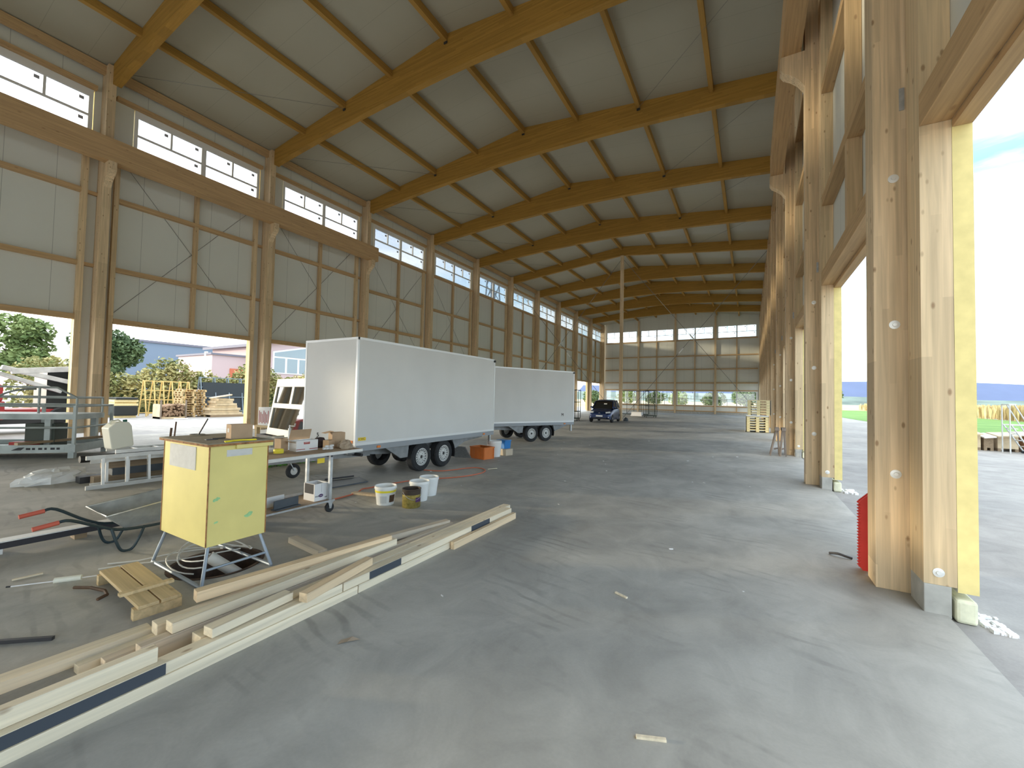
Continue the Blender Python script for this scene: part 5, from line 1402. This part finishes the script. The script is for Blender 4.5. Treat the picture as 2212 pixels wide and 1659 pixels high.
def tree(label, loc, h, r, mat, seed, n=2600, leaf=.16, group=None, trunk=True, flat=1.0):
    rr = random.Random(seed)
    t = thing('tree', label, 'tree', loc, 0, group)
    blobs = []
    for i in range(7):
        a = rr.uniform(0, 6.283); d = rr.uniform(0, .6) * r
        q = r * rr.uniform(.40, .62)
        blobs.append((math.cos(a) * d, math.sin(a) * d, h * rr.uniform(.40, .82), q, q, q * .8 * flat))
    m = MB(); quads(m, crown_points(rr, blobs, n), leaf, rr)
    m.build('crown', mat, t, local=True)
    if trunk:
        tb = MB().tube([(0, 0, -.1), (.05, .02, h * .25), (-.04, .03, h * .55)], [r * .09, r * .07, r * .04], 8)
        for (x, y, z, *_q) in blobs[:4]: tb.tube([(0, .02, h * .28), (x * .5, y * .5, z * .8), (x, y, z)], [r * .05, r * .035, r * .015], 6)
        tb.build('trunk', 'bark', t, local=True)
    return t
tree('big dark green tree beyond the hedge, seen behind the first left column', (-41, 11.6, 0), 7.0, 2.4, 'leaf dark', 3, 4200, .17)
tree('lighter green tree at the left edge, above the red truck', (-43, 8.0, 0), 6.9, 2.3, 'leaf mid', 5, 3200, .17)
tree('low dark tree at the far left edge behind the red truck', (-42, 2.9, 0), 4.4, 1.8, 'leaf dark', 8, 2400, .17)
tree('small bushy tree between the red truck and the light green tree', (-49, 5.2, 0), 4.9, 1.7, 'leaf mid', 11, 2000, .17)
rr = random.Random(17)
hb = thing('hedge', 'long yellowish hedge running behind the stacked pallets across the street', 'hedge', (-35, 16, 0))
bl = []
y = 6.5
while y < 24.5:
    hgt = 2.75 + .55 * math.sin(y * 1.1) + rr.uniform(-.2, .25) + (y - 8) * .025
    bl.append((rr.uniform(-.5, .5), y - 16, hgt * .5, 1.2, 1.0, hgt * .55)); bl.append((rr.uniform(-.5, .5), y - 16 + .3, hgt * .8, .8, .8, hgt * .25)); y += .75
m = MB(); quads(m, crown_points(rr, bl, 15000), .13, rr); m.build('foliage', 'leaf hedge', hb, local=True)
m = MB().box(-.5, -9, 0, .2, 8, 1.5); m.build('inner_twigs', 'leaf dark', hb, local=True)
# end wall outlook
for i, (x, y, h, r, mt) in enumerate(((-34, 132, 7, 5, 'leaf mid'), (-26, 138, 6.0, 5, 'leaf dark'), (-18, 128, 7.4, 5.2, 'leaf mid'), (-9, 136, 6.2, 5, 'leaf dark'), (-1, 126, 9.2, 5.2, 'leaf dark'), (8, 132, 8.6, 5.2, 'leaf mid'), (16, 128, 7.6, 5, 'leaf dark'), (-44, 130, 6, 5, 'leaf dark'), (-55, 124, 6.5, 5, 'leaf mid'), (-68, 118, 6.5, 5, 'leaf dark'))):
    tree('leafy tree beyond the dry field, %s of the row seen through the end windows' % ORD[i + 1], (x, y, -.1), h * .62, r * .8, mt, 40 + i, 1500, .32, 'trees beyond the dry field')

# grey hall, pink house, lamp mast
o = thing('warehouse', 'long flat grey blue warehouse far across the street', 'building', (-80, 30, 0))
MB().box(-95, 22, -.04, -75, 47, 8.3).build('hall_wall', 'building grey blue', o); MB().box(-95.2, 21.8, 8.3, -74.8, 47.2, 8.6).build('roof_edge', 'house roof', o)
o = thing('house', 'pink house with a big gable window behind the hedge', 'house', (-52, 29, 0))
MB().prism([(26.6, -.04), (37, -.04), (37, 9.3), (26.6, 6.9)], 'X', -60, -50).build('gable_wall', 'house pink', o)
MB().prism([(25.9, 6.75), (38, 9.55), (38, 9.85), (25.9, 7.05)], 'X', -61, -49.4).build('roof', 'house roof', o)
MB().box(-59, 22.6, -.04, -51, 26.6, 5.5).build('side_wing', 'house pink', o)
MB().box(-59.2, 22.4, 5.5, -50.8, 26.6, 5.7).build('wing_roof', 'house roof', o)
MB().prism([(28.6, 3.8), (33.4, 3.8), (33.4, 7.55), (28.6, 6.45)], 'X', -50, -49.9).build('window_frame', 'wall white', o)
MB().prism([(28.8, 5.9), (33.2, 5.9), (33.2, 7.3), (28.8, 6.3)], 'X', -49.9, -49.86).box(-49.9, 28.8, 3.95, -49.86, 30.1, 5.7).box(-49.9, 30.4, 3.95, -49.86, 31.7, 5.7).box(-49.9, 32.0, 3.95, -49.86, 33.2, 5.7).build('pane', 'house pane', o)
MB().box(-50, 27.0, .5, -49.9, 27.7, 6.6).build('white_strip', 'wall white', o)
MB().box(-51, 24.4, 0, -50.9, 26.2, 4.1).build('garage_door', 'hose orange', o)
o = MB().tube([(-42, 18.05, -.04), (-42, 18.05, 4.95)], .07, 8).box(-42.05, 18.0, 4.9, -41.6, 18.1, 5.0).build('street_lamp', 'wall white', loc=(-42, 18.05, 0)); lab(o, 'white street lamp mast behind the hedge', 'lamp')

# lattice mast seen through a high window
o = thing('lattice_mast', 'blue grey lattice power mast seen through the undivided high window', 'mast', (-70, 108, 0))
for (sx, sy) in ((-1, -1), (1, -1), (1, 1), (-1, 1)):
    MB().tube([(-70 + sx * 3.2, 108 + sy * 3.2, 0), (-70 + sx * .8, 108 + sy * .8, 48)], .22, 6).build('mast_leg', 'building grey blue', o)
br = MB()
for i in range(9):
    z0, z1 = i * 5.2, (i + 1) * 5.2
    w0, w1 = 3.2 - 2.4 * z0 / 48, 3.2 - 2.4 * z1 / 48
    for s in (-1, 1):
        br.tube([(-70 - w0, 108 + s * w0, z0), (-70 + w1, 108 + s * w1, z1)], .12, 5); br.tube([(-70 + w0, 108 + s * w0, z0), (-70 - w1, 108 + s * w1, z1)], .12, 5)
        br.tube([(-70 + s * w0, 108 - w0, z0), (-70 + s * w1, 108 + w1, z1)], .12, 5)
br.build('cross_bracing', 'building grey blue', o)

# red truck with folded crane outside the left opening
o = thing('crane_truck', 'red truck with a folded silver loading crane outside the left opening', 'truck', (-21.5, 3.2, 0))
MB().box(-22.6, .4, .45, -20.6, 3.35, 1.05).prism([(.2, 1.05), (3.3, 1.05), (3.3, 1.55), (2.9, 1.80), (.2, 1.80)], 'X', -22.6, -20.6).build('cab', 'truck red', o, bevel=.04)
MB().box(-20.6, 1.0, 1.22, -20.585, 3.05, 1.62).build('cab_window', 'truck glass', o)
MB().box(-22.5, 3.36, .55, -20.7, 5.5, .78).build('flat_bed', 'truck red', o)
MB().box(-22.5, 4.30, .78, -20.95, 5.35, 2.15).build('load_box', 'tarp black', o)
MB().box(-22.3, .6, .3, -20.8, 5.4, .55).build('truck_frame', 'dark steel', o)
cr2 = MB().obox((-20.75, 4.3, 2.12), (.12, 0, 0), (0, .85, .10), (0, -.02, .09)).obox((-20.75, 4.05, 1.92), (.11, 0, 0), (0, .80, -.22), (0, .02, .07)).obox((-20.8, 4.9, 1.6), (.14, 0, 0), (0, .10, 0), (0, 0, .55)).obox((-20.75, 3.9, 1.66), (.10, 0, 0), (0, .7, -.28), (0, .02, .06))
cr2.build('folding_crane', 'crane silver', o, bevel=.01)
for y in (1.0, 4.7):
    MB().lathe([(.2, -.14), (.42, -.14), (.45, -.1), (.45, .1), (.42, .14), (.2, .14)], 20, (-20.75, y, .41), 'X').build('wheel', 'rubber', o, smooth=True)

# stacks across the street
o = thing('covered_stack', 'pallet load under black film at the left end across the street', 'stack', (-29.8, 9.0, 0))
MB().box(-30.5, 8.45, .08, -29.2, 9.45, .62).build('black_film', 'tarp black', o, bevel=.06)
MB().box(-30.5, 8.45, .62, -29.2, 9.45, .74).box(-30.4, 8.5, .74, -29.3, 9.4, .82).box(-30.5, 8.45, .82, -29.2, 9.45, .94).build('pallet_layers', 'pale pallet wood', o)
MB().box(-30.5, 8.5, .94, -29.15, 9.42, 1.06).build('dark_cover', 'tarp black', o, bevel=.03)
MB().box(-30.4, 8.5, -.04, -30.2, 9.4, .08).box(-29.5, 8.5, -.04, -29.3, 9.4, .08).build('skid', 'pale pallet wood', o)
def aframe(label, x, y0, y1, h, mat, n):
    t = thing('glass_rack', label, 'rack', (x, (y0 + y1) / 2, 0), 0)
    for i in range(n):
        y = y0 + (y1 - y0) * i / (n - 1)
        MB().bar((x + .55, y, -.04), (x + .08, y, h), .05, .05, (0, 1, 0)).bar((x - .55, y, -.04), (x - .08, y, h), .05, .05, (0, 1, 0)).build('slanted_frame', mat, t)
    for z in (.15, h * .45, h * .72, h - .03):
        w = .55 - .47 * z / h
        MB().bar((x + w, y0, z), (x + w, y1, z), .045, .045).bar((x - w, y0, z), (x - w, y1, z), .045, .045).build('cross_bar', mat, t)
    return t
aframe('yellow A-shaped steel rack across the street', -30.6, 10.1, 12.3, 2.05, 'rack yellow', 6)
t = aframe('blue grey A-shaped steel rack with dark goods behind the lumber stack', -32.2, 13.6, 17.0, 2.45, 'rack blue', 5)
MB().box(-32.0, 13.7, .15, -31.9, 16.9, 2.1).box(-32.5, 13.7, .15, -32.4, 16.9, 2.1).build('stored_panel', 'mesh dark', t)
def pallet_pile(label, x, y, n, sx, sy, mat, seed, group):
    rr = random.Random(seed)
    for i in range(n):
        t = thing('stacked_pallet', label % ('bottom' if i == 0 else ('top' if i == n - 1 else ORD[i + 1] + ' from the ground')), 'pallet', (x + rr.uniform(-.05, .05), y + rr.uniform(-.05, .05), -.04 + i * .135), R(rr.uniform(-3, 3)), group)
        m = MB()
        for q in range(5): m.box(-sx / 2, -sy / 2 + q * sy / 5, .11, sx / 2, -sy / 2 + q * sy / 5 + sy / 5 - .05, .133)
        m.build('deck_boards', mat, t, local=True)
        m = MB()
        for a in (-sx / 2, -.06, sx / 2 - .12):
            for b in (-sy / 2, -.05, sy / 2 - .1): m.box(a, b, .02, a + .12, b + .1, .109)
        for b in (-sy / 2, -.05, sy / 2 - .1): m.box(-sx / 2, b, 0, sx / 2, b + .1, .019)
        m.build('blocks', mat, t, local=True)
pallet_pile('brown pallet in the tall stack across the street, %s', -28.9, 11.75, 12, 1.0, 1.2, 'pallet wood', 2, 'pallets stacked across the street')
# firewood crate
o = thing('firewood_crate', 'slatted bin of dark split logs between the yellow rack and the pallets', 'crate', (-27.6, 10.3, -.04))
MB().box(-28.1, 9.72, -.04, -27.2, 9.78, .75).box(-28.1, 10.85, -.04, -27.2, 10.9, .75).box(-28.14, 9.72, -.04, -28.1, 10.9, .7).box(-28.1, 9.72, -.04, -27.2, 10.9, .06).build('bin_boards', 'board pale', o)
for y in (9.75, 10.88): MB().bar((-27.2, y, -.04), (-27.2, y, .98), .06, .06).build('stake', 'trestle wood', o)
rr = random.Random(31); m = MB()
for i in range(95):
    y, z = rr.uniform(9.86, 10.78), rr.uniform(.1, .72)
    m.tube([(-28.0, y, z), (-27.22 + rr.uniform(-.04, .06), y + rr.uniform(-.05, .05), z + rr.uniform(-.04, .04))], rr.uniform(.03, .07), 6)
lg = m.build('split_logs', 'log wood', o); lg['kind'] = 'stuff'
# lumber stack of single boards
rr = random.Random(12); z = .09
MB_sk = MB().box(-28.7, 12.3, -.04, -28.55, 14.3, .09).box(-27.7, 12.3, -.04, -27.55, 14.3, .09)
o = MB_sk.build('stack_bearers', 'old pallet wood', loc=(-28.1, 13.2, -.04)); lab(o, 'low dark bearers beneath the board stack across the street', 'bearers')
lay = [(-27.7, 12.25, 14.0), (-27.75, 12.3, 13.85), (-27.7, 12.2, 13.9), (-27.8, 12.5, 13.75), (-27.75, 12.6, 13.7), (-27.8, 12.55, 13.5), (-27.8, 12.7, 13.55)]
for i, (x, y0, y1) in enumerate(lay):
    o = MB().box(x - .85, y0, z, x + .15, y1, z + .13).build('board_bundle', 'board pale', loc=(x, (y0 + y1) / 2, z)); lab(o, 'pale board bundle in the loose stack across the street, %s layer from the ground' % ORD[i + 1], 'boards', 'board stack across the street'); z += .14
for i, (p, q, lb_) in enumerate((((-27.5, 12.2, z + .02), (-27.6, 13.3, z + .22), 'wide plank tilted on top of the board stack, lower end left'), ((-28.2, 12.6, z + .05), (-28.1, 13.6, z + .24), 'narrow plank tilted highest on the board stack'))):
    o = MB().bar(p, q, .35, .05).build('plank', 'board pale', loc=p); lab(o, lb_, 'plank')
o = MB().bar((-26.3, 10.0, -.0), (-26.0, 10.5, -.0), .12, .06).build('white_block', 'white card', loc=(-26.2, 10.2, -.04)); lab(o, 'small white block lying on the street before the pallet stack', 'block')

# weeds below the near trailer
m = MB(); rr = random.Random(6)
quads(m, [(-8.45 + rr.uniform(-.12, .12), 4.65 + rr.uniform(0, 1.3), rr.uniform(.01, .16)) for _ in range(420)], .035, rr)
o = m.build('leafy_weeds', 'leaf bright', loc=(-8.45, 5.3, 0)); o['kind'] = 'stuff'; lab(o, 'low bright green weeds on the floor beyond the work bench', 'weeds')

# right side yard: corn strip, pallets of boards, rolling ladder
rr = random.Random(77); m = MB()
for i in range(5200):
    if rr.random() < .75: x, y = rr.uniform(26.5, 36), rr.uniform(62, 150)
    else: x, y = rr.uniform(26, 90), rr.uniform(62, 70)
    h = rr.uniform(1.35, 1.95); a = rr.uniform(0, 3.14); w = rr.uniform(.10, .28)
    dx, dy = math.cos(a) * w, math.sin(a) * w
    m.add([(x - dx * .3, y - dy * .3, -.1), (x + dx * .3, y + dy * .3, -.1), (x + dx, y + dy, h * .7), (x + dx * .2, y, h), (x - dx, y - dy, h * .75)], [(0, 1, 2, 3, 4)])
o = m.build('corn_field', 'corn', loc=(40, 80, 0)); o['kind'] = 'stuff'; lab(o, 'ripe tan corn field beyond the green grass at the right', 'corn')
o = thing('rolling_ladder', 'pale grey rolling platform ladder standing in the right yard', 'ladder', (7.7, 20.6, -.03))
for y in (20.4, 20.9):
    MB().tube([(7.57, y, -.03), (7.57, y, 1.62)], .02, 8).build('upright', 'aluminium', o); MB().tube([(7.68, y, 1.62), (8.35, y, .10)], .018, 8).build('rear_strut', 'aluminium', o)
    MB().tube([(7.57, y, .93), (8.4, y, .93)], .018, 8).build('guard_bar', 'aluminium', o)
    MB().tube([(7.60, y, .93), (8.05, y, .05)], .022, 8).build('side_rail', 'aluminium', o)
    MB().lathe([(.01, -.02), (.05, -.02), (.05, .02), (.01, .02)], 12, (8.05, y, .02), 'Y').build('caster_wheel', 'rubber', o)
for i in range(4): MB().box(7.66 + i * .10, 20.4, .80 - i * .2, 7.76 + i * .10, 20.9, .82 - i * .2).build('tread', 'aluminium', o)
MB().box(7.55, 20.4, 1.60, 7.72, 20.9, 1.64).build('top_cap', 'aluminium', o)
for i, (x, w, d, z0, h, mt, lb_) in enumerate(((7.05, .26, .8, .10, .42, 'board pale', 'box of boards at the left end of the yard pile'), (7.38, .24, .8, .10, .34, 'old pallet wood', 'brown crate second from the left in the yard pile'), (7.85, .5, .8, .10, .40, 'board pale', 'wide pale crate behind the rolling ladder'), (8.5, .55, .8, .10, .46, 'rust edge', 'reddish crate right of the rolling ladder'))):
    t = thing('wooden_crate', lb_, 'crate', (x, 21.6, -.03), 0, 'crates in the right yard')
    MB().box(x - w / 2, 21.3, z0 - .03, x + w / 2, 21.3 + d, z0 + h).build('crate_body', mt, t)
    MB().obox((x - .02, 21.55, z0 + h + .05), (w / 2 + .03, 0, .02), (0, .45, .04), (0, 0, .02)).build('lid_board', 'board pale' if i % 2 == 0 else 'white card', t)
    MB().box(x - w / 2, 21.3, -.03, x - w / 2 + .08, 21.3 + d, z0 - .03).box(x + w / 2 - .08, 21.3, -.03, x + w / 2, 21.3 + d, z0 - .03).build('skid', 'old pallet wood', t)
